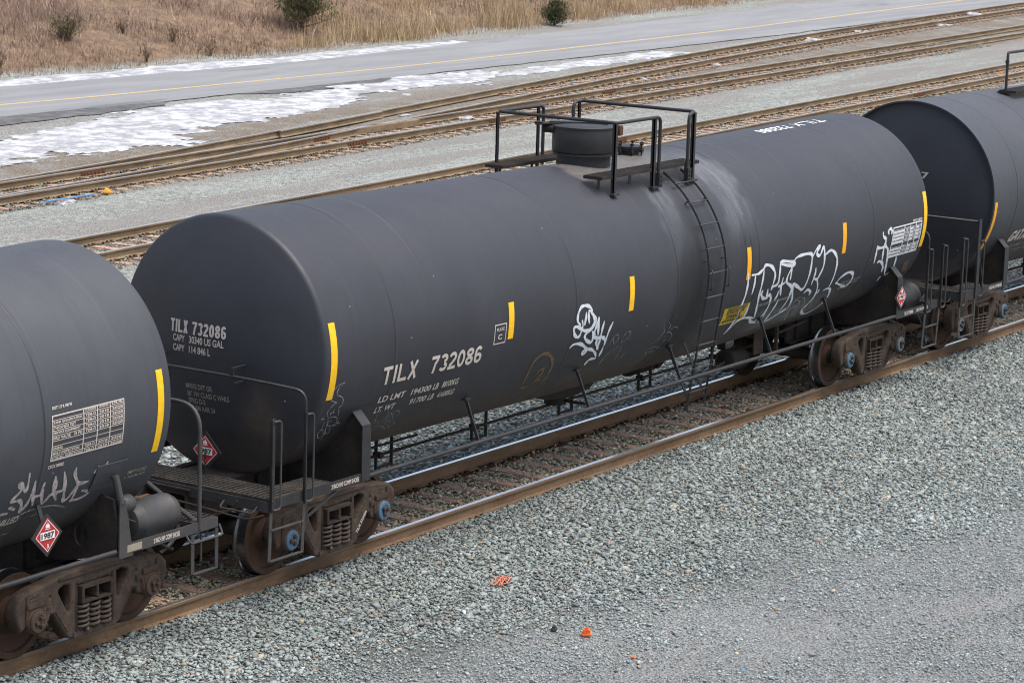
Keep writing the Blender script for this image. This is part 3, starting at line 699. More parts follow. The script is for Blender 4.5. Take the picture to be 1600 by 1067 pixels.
low = np.clip(1-D/4.5, 0, 1)[:, None]; cols = cols*(1-.5*low) + .5*low*np.array([.20, .130, .075]); cols = (cols*(1-far[:, None]*.4) + far[:, None]*.4*np.array([.235, .170, .150]))*1.55
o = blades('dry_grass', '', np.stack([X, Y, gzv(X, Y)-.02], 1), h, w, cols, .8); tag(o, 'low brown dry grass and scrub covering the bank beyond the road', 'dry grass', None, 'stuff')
# taller tan clumps by the roadside
CL = []
for cx, cy, k, sx, sy in ((59.5, 43.2, 700, 1.5, .7), (62.4, 43.2, 1000, 1.2, .7), (65.5, 43.6, 350, 1.2, .6), (70.2, 43.7, 900, 1.5, .7), (72.5, 45.2, 500, 1.5, .7), (77, 44.5, 700, 1.8, .7), (82, 45.2, 500, 1.9, .8), (89, 45.7, 700, 2.4, 1.0), (60.5, 45.4, 400, 1.6, .8), (66.8, 46.2, 400, 1.8, .9), (56.0, 42.6, 250, 1.0, .35)):
    CL.append(np.stack([rng.normal(cx, sx*.6, k), rng.normal(cy, sy*.6, k)], 1))
CL = np.concatenate(CL); CL = CL[CL[:, 1] > np.array([far_edge(x) for x in CL[:, 0]])+.8]; n = len(CL)
o = blades('dry_grass', '', np.stack([CL[:, 0], CL[:, 1], gzv(CL[:, 0], CL[:, 1])-.02], 1), rng.uniform(.25, 1.2, n)*rng.uniform(.5, 1, n), rng.uniform(.012, .024, n), np.array([(.40, .30, .175), (.33, .235, .13), (.46, .36, .23), (.25, .18, .11)])[rng.integers(0, 4, n)]*rng.uniform(.95, 1.4, (n, 1)), .45)
tag(o, 'taller straw coloured grass growing in clumps close to the road', 'tall grass', None, 'stuff')

M['bark'] = mat_worn('grey brown bark', (.09, .065, .048), (.15, .12, .095), .4, .9, 12, .15)
def shrub(name, label, cat, x, y, hh, rad, n_br, col, leafy=0, leafcol=None, group=None):
    z = gz(x, y); t = thing(name, label, cat, (x, y, z-.03), group); r = random.Random(int(x*100+y)); mb = MB(); tips = []
    for k in range(n_br):
        a = r.uniform(0, 6.283); f = r.uniform(.1, 1)**.7; hgt = hh*r.uniform(.55, 1)*(1-.25*f)
        end = Vector((math.cos(a)*rad*f, math.sin(a)*rad*f, hgt)); b0 = Vector((math.cos(a)*rad*.12*f, math.sin(a)*rad*.12*f, 0))
        mid = (b0+end)*.5 + Vector((r.uniform(-.08, .08), r.uniform(-.08, .08), hgt*.12)); mb.tube([b0, mid, end], [.014, .009, .003], 4, cap=False)
        for q in range(4):
            s0 = b0.lerp(end, r.uniform(.35, .9)); e2 = s0 + Vector((r.uniform(-1, 1), r.uniform(-1, 1), r.uniform(.2, 1)))*hh*.2
            mb.tube([s0, e2], [.006, .002], 3, cap=False); tips.append(e2)
        tips.append(end)
    me = mb.mesh('branches', weld=False); link('branches', me, mat_worn(name+' twigs', col, tuple(c*1.6 for c in col), .5, .9, 10, .15), t)
    if leafy:
        P = np.array([[*(tp + Vector((r.gauss(0, .09), r.gauss(0, .09), r.gauss(0, .09))))] for tp in tips for _ in range(leafy)]); nn = len(P)
        f = blades('foliage', '', P, rng.uniform(.05, .16, nn), rng.uniform(.015, .04, nn), np.array(leafcol)[rng.integers(0, len(leafcol), nn)]*rng.uniform(.7, 1.2, (nn, 1)), 1.6); f.parent = t
    return t
def conifer(label, x, y, hh, rad, n_limb, seed, fol, group):
    z = gz(x, y); t = thing('evergreen_shrub', label, 'evergreen', (x, y, z-.05), group); r = random.Random(seed); q = np.random.default_rng(seed); mb = MB()
    mb.tube([(0, 0, 0), (.03, .02, hh*.5), (.0, .03, hh*.96)], [.06, .035, .008], 7); link('trunk', mb.mesh('trunk'), M['bark'], t)
    lm = MB(); P = []
    for k in range(n_limb):
        u = r.uniform(.02, 1)**.9; a = r.uniform(0, 6.283); reach = rad*(1-u)**.48*r.uniform(.40, 1.22) + .06
        b0 = Vector((0, 0, hh*(.03+.85*u))); e = b0 + Vector((math.cos(a)*reach, math.sin(a)*reach, reach*r.uniform(.25, .8))); lm.tube([b0, b0.lerp(e, .5)+Vector((0, 0, -.03)), e], [.018, .011, .004], 4, cap=False)
        for j in range(46):
            w = r.uniform(.3, 1.06)**.8; c = b0.lerp(e, w); s = .10*(.5+.8*reach/rad)
            P.append([c.x+r.gauss(0, s), c.y+r.gauss(0, s), c.z+r.gauss(0, s*.8)])
    link('limbs', lm.mesh('limbs', weld=False), M['bark'], t)
    P = np.array(P); n = len(P); f = blades('foliage', '', P, q.uniform(.06, .17, n), q.uniform(.018, .04, n), np.array(fol)[q.integers(0, len(fol), n)]*q.uniform(.65, 1.25, (n, 1)), 1.1); f.parent = t
    return t
conifer('wide dark green evergreen shrub growing on the brown bank', 57.3, 44.2, 3.2, 1.2, 150, 4, [(.075, .092, .036), (.09, .102, .044), (.05, .062, .028), (.15, .115, .062), (.12, .095, .05)], 'evergreen shrubs on the bank')
conifer('small dark green evergreen shrub low beside the road among tan grass', 73.2, 43.2, 1.1, .58, 60, 9, [(.075, .088, .04), (.10, .10, .05), (.05, .058, .03), (.14, .11, .06)], 'evergreen shrubs on the bank')
tw = (.085, .06, .042)
shrub('bare_shrub', 'round olive brown bare shrub at the upper left on the bank', 'shrub', 45.2, 44.9, 1.0, .75, 60, (.12, .095, .065), 2, [(.14, .12, .07), (.12, .10, .06), (.17, .13, .08)], 'bare shrubs on the bank')
for lab, x, y, h, r_ in (('thin dark weed stalk standing alone low on the bank', 46.7, 42.6, .62, .14), ('slim leaning weed left of the wide evergreen shrub', 49.8, 44.1, .7, .22), ('small dark weed high on the bank above the lone stalk', 48.4, 45.2, .55, .2), ('low twiggy weed spreading below the leaning weed', 50.1, 42.6, .5, .4), ('rusty brown weed at the left edge of the picture', 40.2, 43.2, .75, .2)):
    shrub('bare_weed', lab, 'weed', x, y, h, r_, 12, (.12, .085, .06), 1, [(.15, .10, .06), (.17, .12, .075)], 'bare weeds on the bank')
shrub('bare_shrub', 'wide reddish twiggy shrub spreading beside the wide evergreen', 'shrub', 58.6, 45.2, 1.5, 1.0, 70, (.12, .08, .06), 2, [(.15, .10, .075), (.11, .075, .055)], 'bare shrubs on the bank')

# graffiti strokes as (x along the tank, degrees up from its widest line)
MARKS={
 'tag_white':(0.028,[[(4.628,-9.7),(4.541,-7.5),(4.528,-3.8),(4.595,-0.6),(4.717,-0.4),(4.826,-2),(4.871,-4.3)],
   [(4.727,-3.7),(4.728,-6.9),(4.725,-10.4)],
   [(4.785,-2.7),(4.793,-6.1),(4.84,-10)],
   [(4.791,-2.9),(4.897,-5.9),(4.956,-9.1),(4.93,-12),(4.824,-13.5),(4.71,-12.7),(4.564,-10.3),(4.478,-10.4),(4.511,-13.6),(4.589,-15.7),(4.656,-15.5),(4.678,-12.2),(4.683,-10),(4.639,-7.2)],
   [(4.803,-2.9),(4.875,-5.1),(4.983,-8.1),(4.978,-11.4),(4.896,-13.7),(4.8,-15.8),(4.855,-18.5),(5.018,-21),(5.024,-18.6),(4.957,-14.4)],
   [(4.981,-14.9),(5.067,-17.2)],
   [(5.059,-7.6),(5.04,-10.6),(5.028,-14.3),(5.034,-17.5),(5.15,-19.3),(5.234,-18.9),(5.354,-20.8)],
   [(5.059,-7.6),(5.089,-12.8),(5.144,-17.7)],
   [(5.212,-10.4),(5.208,-14.5),(5.229,-19.7),(5.266,-25.7)],
   [(5.447,-11.9),(5.405,-15.9),(5.394,-21),(5.42,-25.3)],
   [(5.17,-19.4),(5.165,-21.8),(5.266,-25.7),(5.266,-26.6)],
   [(4.983,-17),(5.15,-19.3),(5.29,-19.6),(5.38,-21.8)],
   [(5.41,-25.7),(5.423,-28.9),(5.44,-31.9)],
   [(4.498,-21.3),(4.577,-19.7),(4.742,-20.2),(4.917,-23.2),(5.002,-25.8),(4.942,-27.2),(4.897,-25.9),(4.979,-24.6),(5.124,-25.7),(5.279,-28.9),(5.378,-32.7)],
   [(5.374,-32.9),(5.231,-32.2),(5.18,-33.7),(5.188,-36)]]),
 'tag_faint_a':(0.008,[[(5.513,-27.2),(5.568,-23.7),(5.615,-20.2),(5.706,-20.7),(5.745,-23.4),(5.679,-25.6),(5.594,-22.1),(5.536,-23.9)],
   [(5.888,-26.8),(5.848,-24),(5.907,-20.2),(6.001,-20.3),(6.022,-22.4),(5.941,-25),(5.887,-25.9)],
   [(5.788,-33.5),(5.786,-28.9),(5.848,-28.3),(5.819,-31.8)],
   [(5.997,-38.5),(5.967,-31.9),(5.931,-28)],
   [(6.142,-39.1),(6.145,-31.6)],
   [(6.026,-24.6),(6.101,-24.2)],
   [(5.629,-42.8),(5.613,-33.8),(5.732,-28.1)],
   [(6.875,-19.5),(6.915,-22.3),(7.018,-25.9),(7.187,-27.4),(7.298,-30.1),(7.314,-34.1),(7.255,-36.2)],
   [(6.991,-19.5),(7.101,-22.9),(7.062,-25.3)],
   [(6.964,-27.8),(6.996,-25.8),(6.947,-29.6),(6.809,-32.5)],
   [(6.784,-42.9),(6.902,-41.8),(6.833,-38.3),(7.068,-39.7),(7.113,-37.6),(6.99,-35.7),(6.806,-36)],
   [(7.106,-37.1),(7.099,-35.4),(7.144,-34.3),(7.169,-31.5),(7.119,-32.6)],
   [(7.164,-25.5),(7.279,-24.5),(7.381,-26.5)]]),
 'tag_outline':(0.03,[[(9.039,-4.3),(9.069,-8.1),(9.096,-15.9),(9.098,-22.3),(9.144,-31.3),(9.149,-39.1),(9.175,-44.5)],
   [(9.175,-44.5),(9.198,-38),(9.286,-34.4),(9.497,-33.8),(9.805,-36.5)],
   [(9.341,-23.8),(9.383,-29.7),(9.414,-33.9)],
   [(9.148,-5.9),(9.348,-6.1),(9.479,-4.4),(9.554,-2.4),(9.735,-4.1),(9.872,-8.6),(9.89,-13.6),(9.862,-17.4)],
   [(9.266,-6.5),(9.288,-11.5),(9.292,-17.6)],
   [(9.508,-4.6),(9.525,-12.2),(9.546,-19.1),(9.641,-26.9),(9.809,-36.1)],
   [(9.623,-16.9),(9.61,-19.4),(9.729,-22.5),(9.814,-22.4),(9.766,-16.9)],
   [(9.766,-16.9),(9.845,-23.2),(9.871,-21),(9.98,-23.4)],
   [(9.885,-18.7),(9.905,-16.5),(10.035,-15.5),(10.024,-10.4),(9.99,-3)],
   [(9.936,-21.4),(10.031,-26.9),(10.072,-33.8),(10.018,-37.7),(9.917,-40)],
   [(9.975,-2.9),(10.107,-3),(10.415,-5.1),(10.415,-7),(9.996,-4.1)],
   [(10.4,-6.9),(10.306,-11.9),(10.321,-16),(10.515,-19.4),(10.585,-22.8),(10.628,-29.4),(10.607,-37.8)],
   [(10.379,-7.9),(10.414,-15.3)],
   [(10.164,-12.3),(10.18,-18.1),(10.288,-24.1)],
   [(10.082,-17.5),(10.277,-16)],
   [(10.147,-20.2),(10.167,-24),(10.133,-26.2)],
   [(10.288,-26.6),(10.302,-32.6),(10.311,-37.7),(10.372,-44.7)],
   [(10.413,-4.8),(10.49,-2.8),(10.696,-2.2),(10.957,-3.2),(10.998,-8.3),(11.021,-17.5),(10.978,-24.2),(10.765,-21.4),(10.557,-18.4),(10.637,-23.1),(10.792,-30.5),(10.826,-37.2),(10.545,-40.4)],
   [(11.011,-4.5),(11.087,-1.6),(11.187,0.3),(11.203,-0),(11.126,-3.4),(11.231,-5.3),(11.329,-0.9),(11.384,-5.2),(11.427,-12.1),(11.372,-18.3),(11.342,-19.9),(11.221,-19.2),(11.221,-22.9)],
   [(11.179,-12),(11.212,-16.2),(11.204,-19.1)],
   [(11.418,-5.7),(11.592,-4),(11.779,-7.7),(11.871,-12.7),(11.919,-20.7),(11.938,-29.2)],
   [(11.342,-19.9),(11.489,-25.7),(11.583,-33.1),(11.546,-39.6),(11.536,-43.6),(11.808,-49.9),(12.036,-50.1),(12.164,-43.7),(12.148,-37.1),(12.044,-31.2),(11.911,-29.4),(11.778,-30.2)],
   [(11.098,-27.8),(11.165,-25.7),(11.313,-27.9),(11.346,-30.8)],
   [(11.612,-28.1),(11.621,-31.2)],
   [(12.116,-27.6),(12.205,-23.6),(12.415,-21.6),(12.608,-23.7),(12.666,-29),(12.566,-32.2),(12.33,-29.6),(12.103,-26.5)],
   [(9.616,-34),(9.78,-38.9),(10.035,-41.8)],
   [(10.159,-43.7),(10.099,-34.7)],
   [(10.372,-44.7),(10.539,-41.9),(10.68,-39.1),(10.795,-36.2)]]),
 'tag_faint_b':(0.012,[[(10.68,-46.6),(10.767,-39),(10.897,-32.6),(10.978,-29.1)],
   [(11.001,-51.8),(10.93,-40.3),(10.973,-31),(11.089,-29.8)],
   [(11.393,-54),(11.014,-41),(11.049,-36.6),(11.238,-39.6),(11.141,-42.8)],
   [(11.36,-42.2),(11.126,-34.2),(11.187,-31.1),(11.374,-36.7),(11.364,-40.5)],
   [(11.001,-51.8),(10.99,-47.7),(11.021,-46.2),(11.14,-52.3)],
   [(11.471,-60),(11.172,-48.5),(10.953,-37.4)],
   [(10.839,-29.5),(11.165,-34.5),(11.146,-40.4)],
   [(9.83,-33.5),(9.962,-33),(10.012,-30.6)],
   [(11.497,-45),(11.705,-48.9),(11.86,-50.4)]]),
 'tag_right':(0.03,[[(13.315,-1.5),(13.347,-4.3),(13.442,-6.3),(13.47,-10.3),(13.588,-13.1),(13.66,-18),(13.693,-21.7)],
   [(13.465,-5.4),(13.446,-9.6),(13.447,-14),(13.516,-20.1)],
   [(13.175,-9.1),(13.243,-10.8),(13.402,-11),(13.463,-9.7)],
   [(13.179,-9.4),(13.205,-14.5),(13.241,-20.4)],
   [(13.357,-20.8),(13.417,-19.9),(13.546,-21.5),(13.669,-25.2),(13.729,-29.1)],
   [(13.712,-19.4),(13.761,-24.5),(13.916,-32)],
   [(14.017,-19.9),(14.078,-24.5),(14.121,-30.5),(13.935,-32.8)],
   [(13.803,-32.6),(13.791,-36.1)],
   [(14.121,-30.5),(14.407,-34.4),(14.811,-40.7)],
   [(13.534,-4.1),(13.504,-1.8),(13.578,-0.8),(13.633,-2.4),(13.613,-4.2)]]),
 'doodle':(0.007,[[(-0.406,-10.6),(-0.522,-11.5),(-0.597,-13.8),(-0.607,-17.5),(-0.477,-19.9),(-0.523,-20.5),(-0.575,-22.7),(-0.584,-24.8),(-0.52,-27.1)],
   [(-0.406,-10.7),(-0.498,-12.7),(-0.511,-15.7),(-0.412,-17.3),(-0.353,-19.4),(-0.349,-22.3),(-0.383,-22.8),(-0.326,-27.4)],
   [(-0.452,-24.6),(-0.515,-24.9),(-0.502,-26.1)],
   [(-0.469,-23),(-0.461,-24.9),(-0.429,-24.7)],
   [(-0.536,-27.8),(-0.45,-27.3),(-0.334,-28.5),(-0.3,-31.1),(-0.294,-32.8),(-0.445,-32.1),(-0.473,-29.8),(-0.427,-29.4)],
   [(-0.559,-28.8),(-0.544,-32.5),(-0.548,-36.4),(-0.47,-39.3),(-0.411,-37.1),(-0.468,-32.3),(-0.505,-28)],
   [(-0.527,-34.8),(-0.509,-33.7),(-0.448,-36.3),(-0.477,-36.5)],
   [(-0.364,-43),(-0.399,-37.6),(-0.34,-37.2)],
   [(-0.362,-33.6),(-0.315,-38.4)],
   [(-0.67,-27),(-0.589,-27.4)],
   [(-0.637,-26.1),(-0.624,-28.5)],
   [(-0.278,-31.9),(-0.205,-32.5)],
   [(-0.261,-31),(-0.236,-33.7)]]),
 'weld_bracket':(0.012,[[(-0.193,-27.5),(-0.155,-26.1),(0.02,-25.7),(0.264,-25.3),(0.331,-26.3)]]),
 'tag_faint_c':(0.009,[[(0.514,-38),(0.539,-36),(0.612,-37.9),(0.592,-40.2)],
   [(0.529,-32.8),(0.551,-36.5)],
   [(0.779,-41.3),(0.777,-37),(0.749,-32.3)],
   [(0.856,-41.5),(0.81,-34.5),(0.874,-35.5),(0.886,-39.8),(0.927,-43.2)],
   [(0.97,-39.1),(0.903,-34.8),(0.973,-34),(1.047,-36.4),(1.029,-39.1),(0.985,-39.7)],
   [(0.917,-41.1),(0.96,-40.4),(1.085,-47),(1.123,-44),(1.051,-41.8)],
   [(0.752,-43.1),(0.867,-43.7),(1.069,-48)],
   [(0.71,-44.3),(0.687,-38.1)]]),
 'number_two':(0.03,[[(3.809,-43.4),(3.742,-35),(3.699,-25.8),(3.801,-21.6),(3.946,-20.8),(4.136,-24.6),(4.24,-29.3),(4.296,-36.5),(4.28,-43.3)],
   [(3.8,-41.5),(4.01,-41.8)],
   [(3.952,-33),(3.998,-30.6),(4.07,-30.8),(4.092,-33.7),(4.038,-37.8),(3.995,-39.2)],
   [(3.995,-39.2),(4.08,-38.1),(4.208,-39.1)]]),
 'A_tag':(0.026,[[(12.712,-14.3),(12.725,-18.6),(12.72,-22.3),(12.632,-18.4),(12.591,-18.4),(12.646,-21),(12.55,-25.3),(12.667,-25.8),(12.731,-28.4),(12.765,-32.3),(12.814,-29.2),(12.828,-24.6),(12.827,-18.5)],
   [(12.827,-18.5),(12.862,-24.9),(12.92,-30.6)],
   [(12.869,-26.3),(12.991,-26.1)],
   [(12.98,-20.4),(12.984,-24.7),(13.068,-31.7)],
   [(13.068,-31.7),(13.118,-28.6),(13.178,-25.1),(13.121,-18.8)],
   [(13.121,-18.8),(13.154,-24.9),(13.284,-32)],
   [(13.133,-27.4),(13.255,-27.8)],
   [(13.209,-26.7),(13.321,-26.4),(13.24,-17.9)],
   [(13.24,-17.9),(13.326,-25.1),(13.403,-32.9),(13.476,-31.4),(13.523,-25.5)],
   [(13.416,-17.5),(13.426,-20.7),(13.535,-25.6),(13.691,-26)],
   [(13.535,-25.6),(13.541,-32.8),(13.544,-34.3),(13.696,-34.4),(13.78,-32.2),(13.639,-30.1)],
   [(13.73,-22.9),(13.772,-19.7)],
   [(13.812,-24.3),(13.906,-18.9)],
   [(12.553,-28.1),(12.663,-30.2)],
   [(12.467,-30.7),(12.574,-31.1)]]),
 'A_line':(0.012,[[(12.735,-35),(12.876,-33.4),(13.125,-33.4),(13.314,-34.6),(13.519,-37.9)],
   [(12.702,-44.8),(12.833,-45.1)],
   [(12.997,-37.1),(13.128,-36.2)]]),
}

# ------------------------------------------------------------------ tank cars: shared meshes
def _sideframe():
    h = [(.31, .15), (.39, .18), (.61, .485), (.665, .50), (.70, .42), (.765, .41), (.775, .615), (1.0, .615), (1.03, .44), (1.09, .40), (1.15, .55), (1.135, .655), (1.05, .735), (.90, .772), (.70, .79), (.45, .835), (.2, .855)]
    outer = h + [(-x, z) for x, z in h[::-1]]
    tri = [(.335, .745), (.45, .765), (.555, .725), (.56, .67), (.425, .43), (.375, .40), (.335, .44)]
    win = [(-.265, .21), (.265, .21), (.265, .725), (-.265, .725)]
    slot = [(.84, .725), (.97, .705), (.97, .675), (.84, .69)]
    hole = [(.665+.034*math.cos(k*.785), .66+.034*math.sin(k*.785)) for k in range(8)]
    mir = lambda q: [(-x, z) for x, z in q[::-1]]
    me = curve_solid(outer, [tri, mir(tri), win, slot, mir(slot), hole, mir(hole)], .058, .026)
    mb = MB()                                     # ribs, pads and lugs cast on the frame
    mb.box(-.33, .33, -.10, .10, .135, .20); mb.box(-.285, -.268, -.105, .105, .2, .74); mb.box(.268, .285, -.105, .105, .2, .74)
    for s in (-1, 1):
        mb.box(s*.7-.05, s*.7+.05, -.10, .10, .545, .61); mb.box(s*.889-.14, s*.889+.14, -.115, .115, .60, .665)
        mb.bar((s*.41, -.078, .23), (s*.60, -.078, .50), .02, .03, (0, 1, 0))
        mb.box(s*1.0-.03, s*1.0+.03, -.1, .1, .62, .74)
    mb.box(-.55, .55, -.10, .10, .80, .83)
    bm = bmesh.new(); bm.from_mesh(me); k = mb.mesh('ribs', .008); bm.from_mesh(k); bm.to_mesh(me); bm.free()
    me.materials.append(M['truck']); return me
SF = _sideframe()
def _spring():
    mb = MB(); pts = []
    for i in range(73):
        t = i/72; a = t*2*math.pi*5.2; pts.append((.069*math.cos(a), .069*math.sin(a), .205+t*.275))
    mb.tube(pts, .0175, 6); return mb.mesh('spring')
SPR = _spring(); SPR.materials.append(M['spring'])
def _cap():
    mb = MB(); mb.lathe([(.135, .06), (.135, -.03), (.128, -.04), (.118, -.04)], (0, 0, 0), 'y', 24, 1)
    mb.lathe([(.118, -.035), (.118, -.062), (.108, -.072), (.075, -.074), (.072, -.066), (.058, -.066)], (0, 0, 0), 'y', 24, 0)
    for k in range(3):
        a = math.pi/2 + k*2.094; mb.lathe([(.024, -.06), (.024, -.098), (.016, -.102)], (.045*math.cos(a), 0, .045*math.sin(a)), 'y', 6, 1, smooth=False)
    mb.bar((.045, -.075, -.02), (-.045, -.075, -.02), .03, .012, (0, 1, 0), 1); return mb
CAPS = {}
for k, mt in (('blue', 'cap_blue'), ('grey', 'cap_grey'), ('rust', 'cap_rust')):
    me = _cap().mesh('axle_cap'); me.materials.append(M[mt]); me.materials.append(M['cap_rust']); CAPS[k] = me
def _adapter():
    mb = MB(); mb.lathe([(.125, -.07), (.13, .12)], (0, 0, 0), 'y', 20); mb.box(-.15, .15, -.10, .11, .09, .15); mb.box(-.15, -.115, -.10, .10, -.02, .12); mb.box(.115, .15, -.10, .10, -.02, .12)
    me = mb.mesh('bearing', .006); me.materials.append(M['rust']); return me
ADP = _adapter()
def _wheel():
    mb = MB()                                    # y outwards is negative
    mb.lathe([(.095, -.80), (.135, -.80), (.15, -.785), (.20, -.745), (.30, -.755), (.375, -.79), (.385, -.83), (.448, -.832), (.456, -.825), (.459, -.715), (.470, -.700), (.486, -.690), (.486, -.672), (.47, -.664), (.39, -.664), (.38, -.70), (.30, -.72), (.2, -.71), (.15, -.70), (.135, -.66), (.095, -.66)],
             (0, 0, 0), 'y', 56, mis=[0]*7+[0, 1, 1, 1, 1, 1]+[0]*8, cap=False)
    me = mb.mesh('wheel'); me.materials.append(M['wheel_face']); me.materials.append(M['tread']); return me
WH = _wheel()
AX = MB().lathe([(.08, -1.1), (.10, -.66), (.085, 0), (.10, .66), (.08, 1.1)], (0, 0, 0), 'y', 16).mesh('axle'); AX.materials.append(M['dirty_steel'])
def _bolster():
    mb = MB(); mb.box(-.2, .2, -.92, .92, .50, .72)
    for s in (-1, 1):                              # open box ends showing in the side frame windows
        y0, y1 = sorted((s*.92, s*1.17)); mb.box(-.235, .235, y0, y1, .50, .53); mb.box(-.235, .235, y0, y1, .66, .69); mb.box(-.235, -.20, y0, y1, .53, .66); mb.box(.20, .235, y0, y1, .53, .66); mb.box(-.02, .02, y0, y1, .53, .66); mb.box(-.16, .16, *sorted((s*.95, s*1.10)), .69, .73)
    mb.lathe([(.2, .72), (.2, .80)], (0, 0, 0), 'z', 16); me = mb.mesh('bolster', .006); me.materials.append(M['truck']); return me
BOL = _bolster()
BRK = MB().box(-.05, .05, -.72, .72, .36, .44).mesh('brake_beam', .01); BRK.materials.append(M['dirty_steel'])
def _shoe():
    mb = MB(); 
    for k in range(6):
        a = R(-32+k*12.8); b = R(-32+(k+1)*12.8); mb.bar((.475*math.cos(a), 0, .475*math.sin(a)), (.475*math.cos(b), 0, .475*math.sin(b)), .08, .035, (math.cos(a), 0, math.sin(a)))
    me = mb.mesh('brake_shoe'); me.materials.append(M['dirty_steel']); return me
SHO = _shoe()
def inst(name, me, parent, loc=(0, 0, 0), rot=(0, 0, 0)):
    o = bpy.data.objects.new(name, me); C.objects.link(o); o.parent = parent; o.location = loc; o.rotation_euler = rot; return o
def truck(root, xc, caps):
    inst('truck_bolster', BOL, root, (xc, 0, 0))
    for s in (-1, 1):
        sf = inst('side_frame', SF, root, (xc, s*1.03, 0), (0, 0, 0 if s < 0 else math.pi))
        for cx in (-.172, 0, .172):
            for cy in (-.062, .062): inst('spring', SPR, sf, (cx, cy, 0), (0, 0, cx*9))
        for k, e in enumerate((-.889, .889)):
            inst('bearing', ADP, sf, (e, 0, .457)); inst('axle_cap', CAPS[caps[k]], sf, (e, -.075, .457), (0, .5+k*.8, 0))
    for e in (-.889, .889):
        ax = inst('axle', AX, root, (xc+e, 0, .457)); inst('brake_beam', BRK, root, (xc+e*.37, 0, 0))
        for s in (-1, 1):
            w = inst('wheel', WH, root, (xc+e, 0, .457), (0, random.uniform(0, 6), 0 if s < 0 else math.pi))
            inst('brake_shoe', SHO, root, (xc+e, s*.76, .457), (0, 0, math.pi if e > 0 else 0))

CAPH, CAPR = .33, 1.487
CAPK = (CAPR*CAPR+CAPH*CAPH)/(2*CAPH); CAPA = math.asin(CAPR/CAPK)
def dish(r0):
    """dished head with a tight knuckle: (depth, radius) from the rim to the pole"""
    rho = (r0-CAPR)/(1-math.sin(CAPA)); out = []
    for k in range(10):
        f = math.pi/2 + (CAPA-math.pi/2)*k/9; out.append((rho*math.cos(f), r0-rho+rho*math.sin(f)))
    d0 = out[-1][0]
    for k in range(1, 25):
        a = CAPA*(1-k/24); out.append((d0 + CAPK*(math.cos(a)-math.cos(CAPA)), CAPK*math.sin(a)))
    return out
def tank_profile(xl, xr, d, seams, r0=TR, lip=False):
    head = lambda x0, sg: [(x0+sg*a*d, r) for a, r in dish(r0)]
    if lip:
        fl = lambda x0, sg: [(x0+sg*.16*(1-((1.50*k/12)/1.50)**2), 1.50*k/12) for k in range(12, -1, -1)]
        L = fl(xl+.06, -1)[::-1] + [(xl+.055, r0-.035), (xl, r0-.03), (xl, r0), (xl+.02, r0+.003)]
        Rr = [(xr-.02, r0+.003), (xr, r0), (xr, r0-.03), (xr-.055, r0-.035)] + fl(xr-.06, 1)
    else: L = head(xl, -1)[::-1]; Rr = head(xr, 1)
    mid = []
    for s in seams: mid += [(s-.08, r0), (s-.03, r0), (s-.016, r0), (s-.009, r0+.003), (s+.009, r0+.003), (s+.016, r0), (s+.03, r0), (s+.08, r0)]
    mid += [(7.0, r0), (7.05, r0), (7.11, r0), (7.16, r0), (xl+.04, r0), (xl+.12, r0), (xr-.12, r0), (xr-.04, r0)]
    for x in np.arange(xl+.5, xr-.4, .5):
        if all(abs(x-s) > .1 for s in seams): mid.append((float(x), r0))
    mid.append((7.08, r0)) if all(abs(7.08-s) > .05 for s in seams) else None
    mid.sort(); mid = [p for p in mid if xl+.03 < p[0] < xr-.03]; mid = [p for i, p in enumerate(mid) if i == 0 or p[0]-mid[i-1][0] > .004]
    return L + mid + Rr
def tank_mesh(prof, seg=128):
    vs = []; fs = []
    for x, r in prof:
        for k in range(seg):
            a = 2*math.pi*k/seg; vs.append((x, max(r, .0005)*math.cos(a), HC(x)+max(r, .0005)*math.sin(a)))
    for i in range(len(prof)-1):
        for k in range(seg): fs.append((i*seg+k, i*seg+(k+1) % seg, (i+1)*seg+(k+1) % seg, (i+1)*seg+k))
    n = len(prof); fs += [tuple(range(seg)), tuple(range((n-1)*seg, n*seg))]
    me = bpy.data.meshes.new('tank'); me.from_pydata(vs, [], fs); me.polygons.foreach_set('use_smooth', [True]*len(fs))
    bm = bmesh.new(); bm.from_mesh(me); bmesh.ops.recalc_face_normals(bm, faces=bm.faces)
    for e in bm.edges:
        if e.is_manifold and e.calc_face_angle(0) > .75: e.smooth = False
    bm.to_mesh(me); bm.free(); return me

